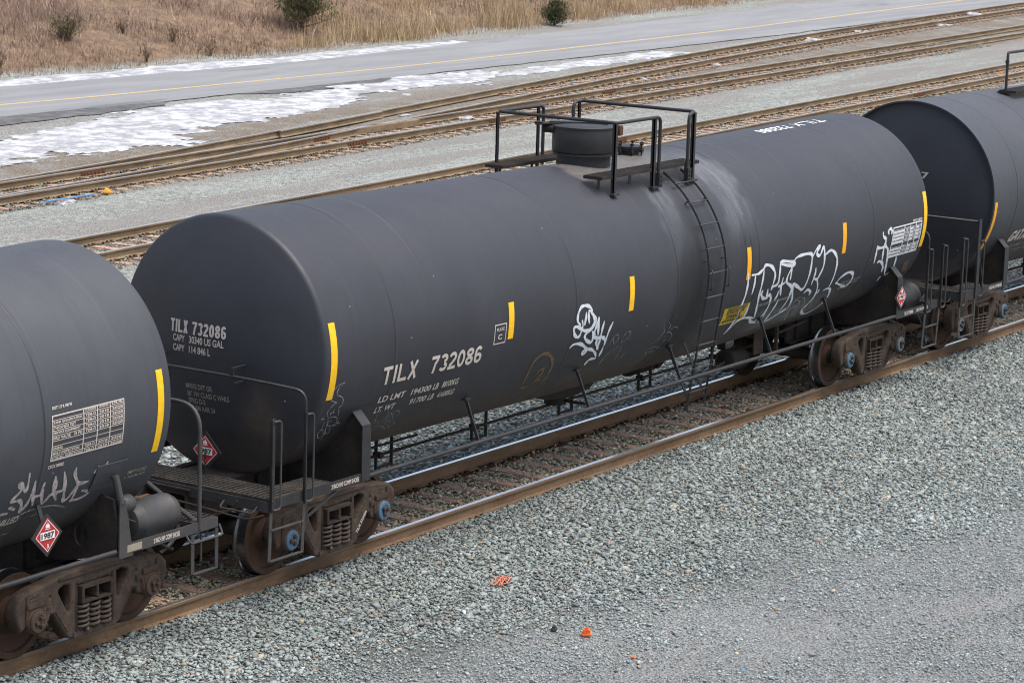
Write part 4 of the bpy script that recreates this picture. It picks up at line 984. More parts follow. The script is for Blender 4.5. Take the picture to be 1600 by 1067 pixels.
def placard(root, c, ux, half=.2, post=None, digits='1987'):
    """hazard diamond in its holder; ux points to the reader's right, the face looks along ux x up turned outward"""
    ux = Vector(ux).normalized(); uz = Vector((0, 0, 1)); nn = ux.cross(uz); c = Vector(c); hb = MB()
    def slab(k, t0, t1, mi=0):
        q = [ux*k, uz*k, -ux*k, -uz*k]; vs = [c + nn*t0 + v for v in q] + [c + nn*t1 + v for v in q]; hb.add(vs, [(0, 1, 2, 3), (4, 5, 6, 7)] + [(i, (i+1) % 4, 4+(i+1) % 4, 4+i) for i in range(4)], mi)
    slab(half*1.22, -.012, 0)
    if post: hb.bar(post[0], post[1], .05, .02, (0, 1, 0))
    h = hb.build('placard_holder', M['steel_paint'], root)
    pb = MB()
    def flat(pts, t, mi): pb.add([c + ux*a + uz*b + nn*t for a, b in pts], [tuple(range(len(pts)))], mi)
    k = half
    for lo, hi in ((-1, -.315), (-.30, .30), (.315, 1)):       # three red bands with the fold gaps of the holder between
        pts = []
        w = lambda v: k*(1-abs(v))
        for v in ((lo, 0, hi) if lo < 0 < hi else (lo, hi)): pts.append((w(v), v*k))
        pts += [(-a, b) for a, b in pts[::-1] if a > 1e-6]
        flat(pts, .004, 0)
    for a, b in (((.93, 0), (0, .93)), ((0, .93), (-.93, 0)), ((-.93, 0), (0, -.93)), ((0, -.93), (.93, 0))):   # white rule inside the edge
        A = Vector(a)*k; B = Vector(b)*k; d = Vector((0, 0))-(A+B)/2; d = d.normalized()*.035*k
        flat([tuple(A), tuple(B), tuple(B+d), tuple(A+d)], .007, 1)
    flat([(-.56*k, -.22*k), (.56*k, -.22*k), (.56*k, .22*k), (-.56*k, .22*k)], .008, 1)
    flat_text(pb, digits, c + ux*(-.5*k) + uz*(-.17*k) + nn*.011, ux, uz, 1.0*k, .34*k, .03, 2)
    flat_text(pb, '3', c + ux*(-.07*k) + uz*(-.72*k) + nn*.009, ux, uz, .14*k, .24*k, .03, 1)
    flame = [(-.14, .42), (.14, .42), (.17, .52), (.10, .64), (.09, .56), (.02, .76), (-.04, .60), (-.10, .66), (-.17, .52)]
    flat([(a*k, b*k) for a, b in flame], .009, 1); flat([(-.2*k, .34*k), (.2*k, .34*k), (.2*k, .38*k), (-.2*k, .38*k)], .009, 1)
    pb.build('placard', [M['placard_red'], M['placard_white'], M['black_paint']], h)
    return h

def grating(name, root, x0, x1, y0, y1, z, along='y', mat='grating'):
    mb = MB(); p = .036
    if along == 'y':
        for x in np.arange(x0+.012, x1, p): mb.box(x-.004, x+.004, y0, y1, z-.03, z)
        for y in np.arange(y0+.03, y1, .075): mb.box(x0, x1, y-.011, y+.011, z-.022, z-.002)
    else:
        for y in np.arange(y0+.012, y1, p): mb.box(x0, x1, y-.004, y+.004, z-.03, z)
        for x in np.arange(x0+.03, x1, .075): mb.box(x-.011, x+.011, y0, y1, z-.022, z-.002)
    mb.box(x0-.012, x1+.012, y0-.012, y0, z-.042, z+.004); mb.box(x0-.012, x1+.012, y1, y1+.012, z-.042, z+.004); mb.box(x0-.012, x0, y0, y1, z-.042, z+.004); mb.box(x1, x1+.012, y0, y1, z-.042, z+.004)
    me = mb.mesh(name, weld=False); return link(name, me, M[mat], root)

def saddle(root, xc, s, mat='saddle', hole=False, top=1.70, post=True):
    """web plate carrying the tank from the sill, with its end post"""
    zc = HC(xc); rr = TR+.002; arc = [(y, zc-math.sqrt(rr*rr-y*y)) for y in np.linspace(-1.31, -.30, 14)]
    poly = ([(-1.49, 1.04), (-1.49, top), (-1.36, top+.15)] if post else [(-1.46, 1.04), (-1.46, 1.34), (-1.40, 1.62)]) + (arc if post else [q for q in arc if q[0] > -1.28]) + [(-.30, .80), (-.75, .86)]
    k = -1 if s > 0 else 1; yc, zh = -.95, 1.17
    hole_ = [[(k*(yc+.09*math.cos(t*.524)), zh+.13*math.sin(t*.524)) for t in range(12)]] if hole else []
    me = curve_solid([(k*y, z) for y, z in poly], hole_, .013, .003); me.transform(Matrix.Rotation(math.pi/2, 4, 'Z'))
    o = link('saddle', me, M[mat], root, (xc, 0, 0))
    if post:
        pb = MB(); y = s*1.50; ya, yb = sorted((y, s*1.515)); pb.box(xc-.075, xc+.095, ya, yb, 1.04, top+.01)
        pb.bar((xc+.01, s*1.507, top), (xc+.01, s*1.325, top+.185), .17, .016, (0, s, 1))
        pb.build('saddle_post', M['steel_paint_light'] if False else M['steel_paint'], root, .003)
    return o

def grab_bar(root, x, y, z0, z1, flip=1, off=.115, wide=.075):
    """upright flat post with a round grab iron beside it"""
    pb = MB(); pb.box(x-wide/2, x+wide/2, y-.008, y+.008, z0, z1); pb.box(x-wide/2, x-wide/2+.012, y-.03*flip if flip > 0 else y, y if flip > 0 else y+.03, z0, z1)
    for z in np.arange(z0+.12, z1, .3): pb.lathe([(.014, -.02), (.014, 0)], (x, y, z), 'y', 6)
    p = pb.build('grab_post', M['steel_paint'], root, .002); g = MB()
    g.tube(fillet([(x, y-.02, z1-.03), (x+off, y-.03, z1-.03), (x+off, y-.03, z0+.02), (x, y-.02, z0+.02)], .05), .0125, 7)
    g.build('grab_iron', M['steel_paint_light'], p); return p

def sill_step(root, x0, x1, y, z0, z1, rungs=(), lean=0):
    mb = MB()
    for x in (x0, x1): mb.bar((x, y, z1), (x+lean, y, z0), .012, .055, (1, 0, 0))
    mb.bar((x0+lean, y, z0), (x1+lean, y, z0), .05, .014)
    for z in rungs: mb.bar((x0+lean*.5, y, z), (x1+lean*.5, y, z), .04, .014)
    return mb.build('sill_step', M['steel_paint_light'], root, .002)

def coupler(root, x, d):
    mb = MB(); mb.box(x-.3*d if d > 0 else x, x if d > 0 else x+.3, -.09, .09, .80, .97) if False else None
    a, b = sorted((x-.55*d, x)); mb.box(a, b, -.085, .085, .82, .96)
    a, b = sorted((x-.02*d, x+.22*d)); mb.box(a, b, -.16, .02, .77, 1.0); a, b = sorted((x, x+.30*d)); mb.box(a, b, -.20*d if d > 0 else .10, -.10*d if d > 0 else .20, .80, .98)
    o = mb.build('coupler', M['rust'], root, .02)
    k = MB(); k.lathe([(.085, .77), (.085, 1.0)], (x+.16*d, .12*d, 0), 'z', 12); a, b = sorted((x+.12*d, x+.30*d)); k.box(a, b, *sorted((.04*d, .14*d)), .79, .98); k.build('knuckle', M['rust'], o, .012)
    h = MB(); h.tube(fillet([(x-.15*d, -.28, .82), (x-.02*d, -.30, .78), (x+.12*d, -.32, .52), (x+.34*d, -.3, .43)], .16, 6), .024, 8); h.build('air_hose', M['rubber'], root)
    return o

def stub_sill(root, x0, x1):
    mb = MB(); mb.box(x0, x1, -.32, -.29, .72, 1.06); mb.box(x0, x1, .29, .32, .72, 1.06); mb.box(x0, x1, -.36, .36, 1.06, 1.09); mb.box(x0, x1, -.40, -.29, .70, .72); mb.box(x0, x1, .29, .40, .70, .72)
    for x in np.arange(x0+.25, x1, .5): mb.box(x-.015, x+.015, -.38, .38, .74, 1.05)
    mb.build('stub_sill', M['dirty_steel'], root, .006)

SHOES = '2 INCH HF COMP SHOES'
def strip_text(root, part, s, x0, x1, z0, z1, y, mat='cream', bold=.02, rot=0):
    mb = MB(); flat_text(mb, s, (x0, y, z0), (math.cos(rot), 0, math.sin(rot)), (-math.sin(rot), 0, math.cos(rot)), (x1-x0), (z1-z0), bold); return mb.build('lettering', M[mat], part)

def left_end(root, xe=-1.73, tall=False, text=SHOES):
    """platform end without the reservoir (left end of a car)"""
    stub_sill(root, -1.78, 1.5); coupler(root, -1.86, -1)
    grating('end_platform', root, -1.70, -1.25, -1.47, 1.47, 1.145); grating('side_platform', root, -1.23, -.62, -1.47, -1.12, 1.14, 'x')
    sb = MB(); sb.box(-1.75, -1.735, -1.49, 1.49, 1.0, 1.12); sb.box(-1.735, -1.66, -1.49, 1.49, 1.0, 1.012)
    for y in np.arange(-1.3, 1.31, .26): sb.lathe([(.016, -1.765), (.016, -1.75)], (0, y, 1.06), 'x', 6)
    sb.build('end_sill', M['steel_paint_light'], root, .003)
    for s in (-1, 1):
        b = MB(); ya, yb = sorted((s*1.49, s*1.505)); b.box(-1.73, .0, ya, yb, 1.03, 1.145); yc, yd = sorted((s*1.40, s*1.49)); b.box(-1.73, 0, yc, yd, 1.03, 1.042)
        p = b.build('side_sill', M['steel_paint'], root, .003)
        if s < 0: strip_text(root, p, text, -.62, -.10, 1.06, 1.115, -1.5085, bold=.03)
        saddle(root, .02, s)
        if tall:
            grab_bar(root, -1.76, s*1.515, .92, 2.08, -s, wide=.10); pb = MB(); ya, yb = sorted((s*1.50, s*1.53)); pb.box(-1.21, -1.10, ya, yb, .98, 2.31); pb.bar((-1.12, s*1.49, 1.80), (-.84, s*1.49, 1.08), .03, .05, (0, 1, 0)); p2 = pb.build('grab_post', M['steel_paint'], root, .003)
            g = MB(); g.tube(fillet([(-1.12, s*1.54, 1.95), (-1.0, s*1.55, 1.95), (-1.0, s*1.55, 1.02), (-1.12, s*1.54, 1.02)], .05), .0125, 7); g.build('grab_iron', M['steel_paint_light'], p2)
            sill_step(root, -1.77, -1.19, s*1.515, .40, 1.0, (.72,), .0)
        else:
            grab_bar(root, -1.72, s*1.515, 1.01, 2.07, -s); grab_bar(root, -1.13, s*1.515, 1.0, 2.06, -s, wide=.05)
            sill_step(root, -1.735, -1.14, s*1.515, .445, 1.02, (.80,), -.025)
            b = MB(); b.bar((-1.1, s*1.49, .80), (-.45, s*1.49, 1.04), .012, .04, (0, 1, 0)); b.build('step_brace', M['steel_paint'], root)
    hb = MB()
    if tall: hb.tube([(-1.155, -1.515, 2.27), (-1.155, 1.515, 2.27)], .022, 8)
    else:
        hb.tube(fillet([(-1.13, -1.515, 2.0), (-1.13, -1.515, 2.29), (-1.22, -1.15, 2.33), (-1.30, -.62, 2.36), (-1.30, .62, 2.36), (-1.22, 1.15, 2.33), (-1.13, 1.515, 2.29), (-1.13, 1.515, 2.0)], .14, 6), .018, 8)
        for y in (-.58, .58):
            hb.bar((-1.30, y, 2.27), (-1.30, y, 2.46), .05, .02, (1, 0, 0)); hb.bar((-1.30, y, 2.455), (-1.04, y, 2.455), .03, .012); hb.bar((-1.30, y, 2.275), (-1.04, y, 2.275), .03, .012)
    hb.build('end_handrail', M['steel_paint'], root)
    gb = MB(); gb.tube(fillet([(-1.75, -.86, 1.05), (-1.84, -.86, .985), (-1.84, -1.33, .985), (-1.75, -1.33, 1.05)], .04), .011, 7); gb.build('grab_iron', M['grating'], root)
    ub = MB(); ub.tube(fillet([(-1.80, -1.46, .98), (-1.88, -1.3, .92), (-1.90, -.3, .98), (-1.95, -.1, 1.0)], .08), .012, 6); ub.build('uncoupling_lever', M['dirty_steel'], root)

def right_end(root, kind):
    """end with the air reservoir; kind 'middle' has two upright posts, kind 'old' one bent pipe"""
    X = 14.07
    stub_sill(root, 12.6, 15.86); coupler(root, 15.93, 1)
    grating('end_platform', root, 15.23, 15.60, -1.47, 1.47, 1.145)
    sb = MB(); sb.box(15.615, 15.63, -1.49, 1.49, 1.0, 1.12); sb.build('end_sill', M['steel_paint_light'], root, .003)
    for s in (-1, 1):
        b = MB(); ya, yb = sorted((s*1.49, s*1.505)); b.box(X+.02, 15.62, ya, yb, 1.03, 1.145); yc, yd = sorted((s*1.40, s*1.49)); b.box(X+.02, 15.62, yc, yd, 1.03, 1.042)
        p = b.build('side_sill', M['steel_paint_light'] if kind == 'old' else M['steel_paint'], root, .003)
        if s < 0:
            strip_text(root, p, SHOES, *((14.56, 14.98) if kind == 'old' else (14.72, 15.16)), 1.06, 1.115, -1.5085, bold=.03)
            if kind == 'old':
                k = MB(); k.box(14.14, 14.37, -1.513, -1.506, 1.05, 1.125); k.build('label_plate', M['tan_plate'], p)
            else: strip_text(root, p, 'TILX 732086', 14.3, 14.62, 1.06, 1.115, -1.5085, bold=.03)
        if kind == 'old':
            zc = HC(X); rr = TR+.002
            wb_ = saddle(root, X-.02, s, 'saddle', hole=True, post=False)
            pb = MB(); pb.prism([(X-.045, 1.62), (X+.05, 1.62), (X+.17, 1.0), (X-.055, 1.0)], *sorted((s*1.49, s*1.51)), 'xz'); pb.tube([(X-.03, s*1.43, 1.88), (X, s*1.49, 1.58)], .04, 8)
            pb.build('saddle_post', M['steel_paint_light'], root, .004)
            pl = MB(); aa = [R(-t) for t in (20, 24, 28, 32)]
            vs = [(x, s*(TR+h)*math.cos(a), zc+(TR+h)*math.sin(a)) for h in (.006, .02) for x in (X-.32, X+.14) for a in aa]
            pl.add(vs, [(i, i+1, i+5, i+4) for i in range(3)] + [(8+i, 8+i+1, 8+i+5, 8+i+4) for i in range(3)] + [(0, 3, 11, 8), (4, 7, 15, 12), (0, 4, 12, 8), (3, 7, 15, 11)]); pl.build('tank_pad', M['tank_worn'], root)
            sill_step(root, 15.20, 15.60, s*1.5, .58, 1.02, ()); bb = MB(); bb.tube([(15.40, s*1.45, 1.0), (15.40, s*1.45, .68)], .012, 6); bb.tube(fillet([(15.10, s*1.50, 1.03), (15.10, s*1.56, .95), (15.64, s*1.56, .95), (15.64, s*1.50, 1.06)], .05), .012, 7); bb.build('grab_iron', M['steel_paint_light'], root)
        else:
            saddle(root, X, s); grab_bar(root, 15.06, s*1.515, .99, 2.06, -s); grab_bar(root, 15.60, s*1.515, 1.0, 2.06, -s)
            sill_step(root, 15.05, 15.57, s*1.515, .43, 1.02, (.76,), -.06); b = MB(); b.bar((14.78, s*1.49, 1.04), (15.03, s*1.49, .80), .012, .03, (0, 1, 0)); b.build('step_brace', M['steel_paint'], root)
    hb = MB()
    if kind == 'old':
        hb.tube(fillet([(15.31, -1.50, 1.06), (15.31, -1.50, 2.43), (15.31, 1.50, 2.43), (15.31, 1.50, 1.06)], .30, 8), .024, 10); hb.build('end_handrail', M['steel_paint_light'], root)
        db = MB(); db.tube([(14.95, -.98, 1.62), (15.35, -1.40, 1.13)], .028, 8); db.box(15.30, 15.40, -1.45, -1.36, 1.09, 1.15); db.build('diagonal_brace', M['steel_paint_light'], root, .002)
    else:
        hb.tube(fillet([(15.06, -1.515, 2.0), (15.06, -1.515, 2.30), (15.20, -1.1, 2.34), (15.42, -.62, 2.36), (15.42, .62, 2.36), (15.20, 1.1, 2.34), (15.06, 1.515, 2.30), (15.06, 1.515, 2.0)], .14, 6), .018, 8); hb.build('end_handrail', M['steel_paint'], root)
    rm = M['steel_paint_light'] if kind == 'old' else M['steel_paint']
    rb = MB(); rb.lathe([(0, 14.45), (.10, 14.46), (.17, 14.49), (.205, 14.56), (.213, 14.6), (.213, 14.605), (.21, 14.61), (.21, 15.07), (.213, 15.075), (.205, 15.12), (.17, 15.18), (.10, 15.21), (0, 15.22)], (0, -1.19, 1.25), 'x', 28, cap=False); rb.build('air_reservoir', rm, root)
    sb = MB(); sb.lathe([(0, 14.22), (.07, 14.235), (.10, 14.28), (.10, 14.40), (.07, 14.44), (0, 14.455)], (0, -1.30, 1.50), 'x', 18, cap=False); sb.bar((14.30, -1.33, 1.36), (14.44, -1.33, 1.30), .06, .012); sb.bar((14.34, -1.33, 1.05), (14.34, -1.33, 1.42), .05, .012, (1, 0, 0)); sb.build('valve_bowl', rm, root)

def brake_rigging(root):
    """train line and rodding hung under the belly"""
    mb = MB(); mb.tube([(1.2, .05, .68), (12.6, .05, .68)], .021, 8); mb.tube([(1.2, -.12, 1.0-.13), (3, -.12, .87)], .016, 6); mb.build('train_line', M['dirty_steel'], root)
    for x in np.arange(2.35, 12.0, 2.14):
        h = MB()
        for dx in (0, .33): h.box(x+dx-.012, x+dx+.012, .03, .07, .50, 1.08)
        h.bar((x, .05, .52), (x+.33, .05, .52), .03, .03); h.box(x+.01, x+.09, -.01, .11, .65, .72); h.build('pipe_hanger', M['dirty_steel'], root, .002)

def side_pipes(root, x0=.08, x1=14.0, struts=(2.44, 5.0, 7.38, 9.98, 12.0)):
    for s in (-1, 1):
        p = MB(); p.tube([(x0, s*1.49, 1.085), (x1, s*1.49, 1.085)], .027, 10); p.build('side_pipe', M['steel_paint'], root)
        for x in struts:
            y = -1.22; z = HC(x)-math.sqrt(TR**2-y*y); k = MB(); k.bar((x+.03, s*1.21, z+.01), (x-.03, s*1.47, 1.09), .04, .016, (1, 0, 0)); k.box(x-.02, x+.09, *sorted((s*1.16, s*1.26)), z-.035, z-.005); k.build('pipe_strut', M['steel_paint'], root)

def table(mk, x0, x1, d0, d1, rows, cols, w, hdr=('STATION', 'QUALIFIED', 'DUE')):
    """stencilled inspection grid: rows are (label, blank?)"""
    n = len(rows); mk.frame(x0, x1, d1, d0, w); W = x1-x0
    xs = [x0+W*c for c in cols]; k = (d0-d1)/n
    for i in range(1, n): mk.rect(x0+w, x1-w, d0-i*k-.12, d0-i*k+.12)
    for x in xs: mk.rect(x-w/2, x+w/2, d1+.4, d0-.4)
    for i, (t, mid) in enumerate(rows):
        a = d0-(i+1)*k+k*.22; b = d0-i*k-k*.20
        if t: mk.text(t, x0+.02, x0+.02+min(len(t)*.0215*W, cols[0]*W-.04), a, b, .03)
        if mid:
            ed = [xs[0], xs[1], xs[2], x1]
            for q in range(3): mk.text(mid[q], ed[q]+.025, ed[q+1]-.025, a, b, .03)

def graffiti(root_tank, key, mat, name='graffiti', off=.006, scale=1.0, label=None):
    w, st = MARKS[key]; mk = Marks()
    for s in st: mk.stroke(s, w*scale*1.6)
    o = mk.build(name, M[mat], root_tank, off)
    if label: o['label'] = label
    return o

def strips(tank, xs, d0, d1, w, mat='yellow'):
    for x in xs:
        mk = Marks(); mk.rect(x-w/2, x+w/2, d0, (d0+d1)/2-.15); mk.rect(x-w/2, x+w/2, (d0+d1)/2-.15, d1); mk.build('reflective_strip', M[mat], tank, .0045)
def lettering(tank, items, mat='cream', off=.0065):
    for it in items:
        mk = Marks(); mk.text(*it[:5], **(it[5] if len(it) > 5 else {})); mk.build('lettering', M[mat], tank, off)

# ------------------------------------------------------------------ the car in the middle
CARS = 'black tank cars coupled in a row'
car = thing('tank_car', 'long dark grey tank car in the middle with white graffiti on its side', 'tank car', (0, 0, 0), CARS)
tank = link('tank', tank_mesh(tank_profile(-.72, 14.88, 1.0, [.55, 4.5, 7.08, 9.38, 13.02])), M['tank'], car)
strips(tank, (-.645,), -17.6, 16.3, .118); strips(tank, (14.82,), -17.7, 15.8, .115)
strips(tank, (2.975, 5.86), -8.3, 9.0, .118); strips(tank, (9.06, 12.02), -7.9, 9.5, .118, 'orange_tape')
lettering(tank, [('TILX', .34, 1.03, -16.6, -8.1, dict(bold=-3.04)), ('732086', 1.31, 2.385, -16.6, -8.2, dict(bold=-4.78)),
                 ('LD LMT', .40, .93, -25.8, -22.6), ('194300', 1.06, 1.46, -26, -22.7), ('LB', 1.51, 1.62, -26.0, -22.7), ('88100', 1.70, 1.91, -26.1, -22.7), ('KG', 1.92, 2.04, -26.1, -22.7),
                 ('LT. WT', .42, .82, -31.7, -28.3), ('91700', 1.12, 1.46, -31.8, -28.4), ('LB', 1.51, 1.62, -31.9, -28.5), ('41600', 1.70, 1.92, -32.0, -28.6), ('KG', 1.93, 2.05, -32.0, -28.6)])
mk = Marks(); mk.frame(2.605, 2.865, -9.5, 0, .014); mk.text('PLATE', 2.655, 2.82, -3.3, -1.8, .02); mk.text('C', 2.69, 2.78, -7.4, -4.9, .03); mk.build('stencil', M['cream'], tank)
lettering(tank, [('TILX', 12.85, 13.78, 81.5, 88.6, dict(flip=True, bold=-4.9)), ('732086', 11.72, 12.70, 81.5, 88.6, dict(flip=True, bold=-5.15))], 'white_mark')
mk = Marks(); mk.poly([(8.605, -22.5), (9.355, -22.6), (9.44, -34.4), (8.70, -34.0)]); mk.build('warning_label', M['label_yellow'], tank, .0045)
mk = Marks()
for t, a, b, d in (('ENTER AND EXIT BY LADDER ONLY', 8.72, 9.30, -24.9), ('BOTTOM OUTLET CLOSED', 8.74, 9.26, -27.2), ('ETHANOL', 8.80, 9.22, -30.4), ('KEEP OFF WHEN LOADING', 8.74, 9.30, -32.9)): mk.text(t, a, b, d, d+(2.2 if t != 'ETHANOL' else 2.8), .03)
mk.build('label_print', M['black_paint'], tank, .0085)
lettering(tank, [('DENATURED ALCOHOL', 9.66, 10.28, -27.8, -25.9), ('INHIBITED', 10.32, 10.72, -28.2, -26.3), ('TANK TEST PRESSURE 100 PSI', 12.32, 12.98, -28.9, -27.5), ('SAFETY VALVE 75 PSI', 12.32, 12.9, -30.9, -29.5), ('BUILT 2009', 12.32, 12.66, -33.0, -31.6)], 'cream_dim')
mk = Marks(); rw = [('', 0)] + [(t, ('TEX', '2019', '2029')) for t in ('TANK QUALIFICATION', 'THICKNESS TEST', 'SERVICE EQUIPMENT', 'PRD VALVE')] + [('', 0)] + [(t, ('TEX', '2019', '2029')) for t in ('RULE 88.B.2', 'STUB SILL', 'INTERIOR LINING')]
table(mk, 13.67, 14.70, -.6, -19.6, rw, (.40, .60, .80), .022)
for i in range(9): 
    if i not in (0, 5): mk.rect(13.70, 14.08, -.9-i*2.11-1.5, -.9-i*2.11-.35); mk.rect(14.30, 14.40, -.9-i*2.11-1.5, -.9-i*2.11-.35); mk.rect(14.51, 14.60, -.9-i*2.11-1.5, -.9-i*2.11-.35)
mk.text('DOT 111 A 100 W1', 14.37, 14.69, -.3, 1.1, .05); mk.build('stencil_table', M['white_mark'], tank)
mk = Marks(); mk.poly([(14.43, -25.8), (14.64, -25.8), (14.77, -34.1), (14.59, -34.8)]); mk.build('paint_patch', M['brown_patch'], tank, .0045)
graffiti(tank, 'tag_white', 'graf_white', label='white looping graffiti tag left of the ladder')
_w, _st = MARKS['tag_faint_a']; MARKS['tag_faint_d'] = (_w, _st[7:]); MARKS['tag_faint_a'] = (_w, _st[:7])
graffiti(tank, 'tag_faint_a', 'graf_faint', 'chalk_scrawl', .005); graffiti(tank, 'tag_faint_d', 'graf_faint', 'chalk_scrawl', .005)
graffiti(tank, 'tag_outline', 'graf_white', label='large white outline graffiti letters right of the ladder')
graffiti(tank, 'tag_faint_b', 'graf_faint', 'chalk_scrawl', .0085)
graffiti(tank, 'tag_right', 'graf_white', label='white spray graffiti running into the inspection table')
graffiti(tank, 'doodle', 'graf_chalk', 'chalk_drawing'); graffiti(tank, 'weld_bracket', 'steel_paint', 'weld_line', .003); graffiti(tank, 'tag_faint_c', 'graf_faint', 'chalk_scrawl', .005)
graffiti(tank, 'number_two', 'graf_brown', 'painted_number', label='ochre number 2 in a teardrop')
# head lettering on the left end
_ds = dish(TR)[::-1]
hd = lambda y, z: -.72 - float(np.interp(math.hypot(y, z-HC(-.72)), [q[1] for q in _ds], [q[0] for q in _ds])) - .006
def head_text(s, y0, y1, z0, z1, mat='cream', bold=.02):
    vs, fs = text_geo(s, bold); mb = MB(); q = []
    for u, v in vs: y = y0+(y1-y0)*u; z = z0+(z1-z0)*v; q.append((hd(y, z), y, z))
    mb.add(q, fs); mb.build('lettering', M[mat], tank)
head_text('TILX 732086', .52, -.33, 2.72, 2.87, bold=-5.67); head_text('CAPY', .47, .28, 2.615, 2.695); head_text('30340 US GAL', .21, -.30, 2.615, 2.70); head_text('CAPY', .47, .28, 2.50, 2.58); head_text('114 846 L', .21, -.11, 2.50, 2.585)
head_text('M901E DFT GR', .28, -.12, 2.075, 2.14, 'cream_dim'); head_text('36" 1W CLASS C WHLS', .27, -.35, 1.985, 2.05, 'cream_dim'); head_text('SPRG D-5', .26, .0, 1.90, 1.965, 'cream_dim'); head_text('BR BM AAR 24', .25, -.13, 1.815, 1.88, 'cream_dim')
left_end(car); right_end(car, 'middle'); brake_rigging(car); side_pipes(car)
truck(car, 0, ('blue', 'blue')); truck(car, 14.07, ('blue', 'grey'))
for o in list(car.children):
    if o.name.split('.')[0] == 'side_frame' and o.location.y < 0 and o.location.x < 1:
        strip_text(car, o, 'TILX 732086', .415, .415+.30, .262, .262+.045, -.088, rot=R(51), bold=.03)
placard(car, (-1.25, -.16, 1.42), (0, -1, 0), .19, ((-1.235, -.16, 1.13), (-1.235, -.16, 1.4)))
placard(car, (14.10, -1.535, 1.39), (1, 0, 0), .175)

# ladder on the near side (and its twin on the far side)
for s in (-1, 1):
    L = [(math.cos(R(a))*1.60, HC(8.0)+math.sin(R(a))*1.60) for a in np.arange(60, -11, -4)] + [(1.33, .58)]
    lb = MB()
    for x in (7.79, 8.265):
        for i in range(len(L)-1): lb.bar((x, s*L[i][0], L[i][1]), (x, s*L[i+1][0], L[i+1][1]), .012, .032, (0, s*L[i][0], L[i][1]-2.5))
    lb.bar((7.79, s*1.33, .585), (8.265, s*1.33, .585), .05, .014)
    for x in (7.79, 8.265):
        for a in (40, 8): lb.bar((x, s*1.54*math.cos(R(a)), HC(8)+1.54*math.sin(R(a))), (x, s*1.605*math.cos(R(a)), HC(8)+1.605*math.sin(R(a))), .05, .012)
        lb.tube(fillet([(x-.02, s*1.63, 2.33), (x-.06, s*1.69, 2.33), (x-.06, s*1.69, 2.60), (x-.02, s*1.63, 2.60)], .03), .011, 6)
    lad = lb.build('side_ladder', M['steel_paint_light'], car, .002)
    cum = [0]
    for i in range(len(L)-1): cum.append(cum[-1]+math.hypot(L[i+1][0]-L[i][0], L[i+1][1]-L[i][1]))
    for d in np.arange(.25, cum[-1]-.1, .345):
        y = float(np.interp(d, cum, [q[0] for q in L])); z = float(np.interp(d, cum, [q[1] for q in L])); rb = MB(); rb.tube([(7.76, s*y, z), (8.295, s*y, z)], .0115, 7); rb.build('rung', M['steel_paint_light'], lad)
    for xa, xb in ((7.42, 7.80), (7.86, 8.25)):
        k = MB(); k.bar((xa, s*1.20, 1.52), (xb, s*1.35, .72), .045, .012, (0, 1, 0)); k.build('ladder_brace', M['steel_paint'], car)

# dome, hatch, walkways and guard rail on top
db = MB(); zt = HC(6.97)+TR
db.lathe([(.375, zt-.15), (.375, 4.13), (.43, 4.13), (.432, 4.16), (.415, 4.17), (.435, 4.175), (.442, 4.19), (.442, 4.505), (.435, 4.52), (.2, 4.535), (0, 4.538)], (6.97, 0, 0), 'z', 64, cap=False)
dome = db.build('dome', M['steel_paint'], car)
lb = MB(); lb.lathe([(.45, 4.50), (.452, 4.525), (.43, 4.54), (.2, 4.556), (0, 4.557)], (6.97, 0, 0), 'z', 64, cap=False); lb.bar((6.70, .40, 4.565), (7.15, -.27, 4.565), .16, .022); lb.build('dome_lid', M['steel_paint'], dome)
hb = MB(); hb.lathe([(.0, -.09), (.06, -.09), (.06, .09), (0, .09)], (6.66, .36, 4.475), 'y', 16); hb.bar((6.58, .56, 4.53), (6.80, .26, 4.555), .22, .02); hb.bar((6.60, .18, 4.44), (6.66, .42, 4.44), .03, .03); hb.bar((6.55, .50, 4.555), (6.72, .56, 4.55), .12, .012); hb.build('lid_hinge', M['dirty_steel'], dome, .004)
cb = MB(); cb.box(7.15, 7.25, -.46, -.38, 4.40, 4.54); cb.build('lid_catch', M['rust'], dome, .01)
hb = MB(); hb.lathe([(.15, 3.9), (.15, 4.08), (.175, 4.085), (.175, 4.11), (.185, 4.115), (.185, 4.145), (.14, 4.16), (0, 4.165)], (8.17, 0, 0), 'z', 28, cap=False)
hatch = hb.build('hatch', M['steel_paint'], car)
for k in range(7):
    a = k*2*math.pi/7+.3; b = MB(); b.tube([(8.17+.20*math.cos(a), .20*math.sin(a), 4.02), (8.17+.20*math.cos(a), .20*math.sin(a), 4.20)], .012, 6); b.lathe([(.022, 4.16), (.032, 4.19)], (8.17+.20*math.cos(a), .20*math.sin(a), 0), 'z', 6, smooth=False); b.box(8.17+.20*math.cos(a)-.022, 8.17+.20*math.cos(a)+.022, .20*math.sin(a)-.022, .20*math.sin(a)+.022, 4.06, 4.10); b.build('eye_bolt', M['dirty_steel'], hatch)
for s in (-1, 1):
    y0, y1 = sorted((s*.93, s*.66)); g = grating('walkway', car, 5.96, 8.52, y0, y1, 3.99, 'x', 'dirty_steel')
    for x in (6.1, 6.9, 7.55, 8.4):
        k = MB(); k.bar((x, s*.80, 3.955), (x, s*.80, 3.80), .05, .012, (0, 1, 0)); k.build('walkway_bracket', M['steel_paint'], car)
    for x in (6.25, 7.27, 8.34):
        k = MB(); k.box(x-.03, x+.03, *sorted((s*.945, s*.965)), 3.74, 4.68); k.box(x-.03, x-.018, *sorted((s*.915, s*.965)), 3.74, 4.68); k.box(x-.07, x+.07, *sorted((s*.93, s*1.0)), 3.72, 3.745); k.build('rail_post', M['steel_paint'], car)
zr_ = 4.69
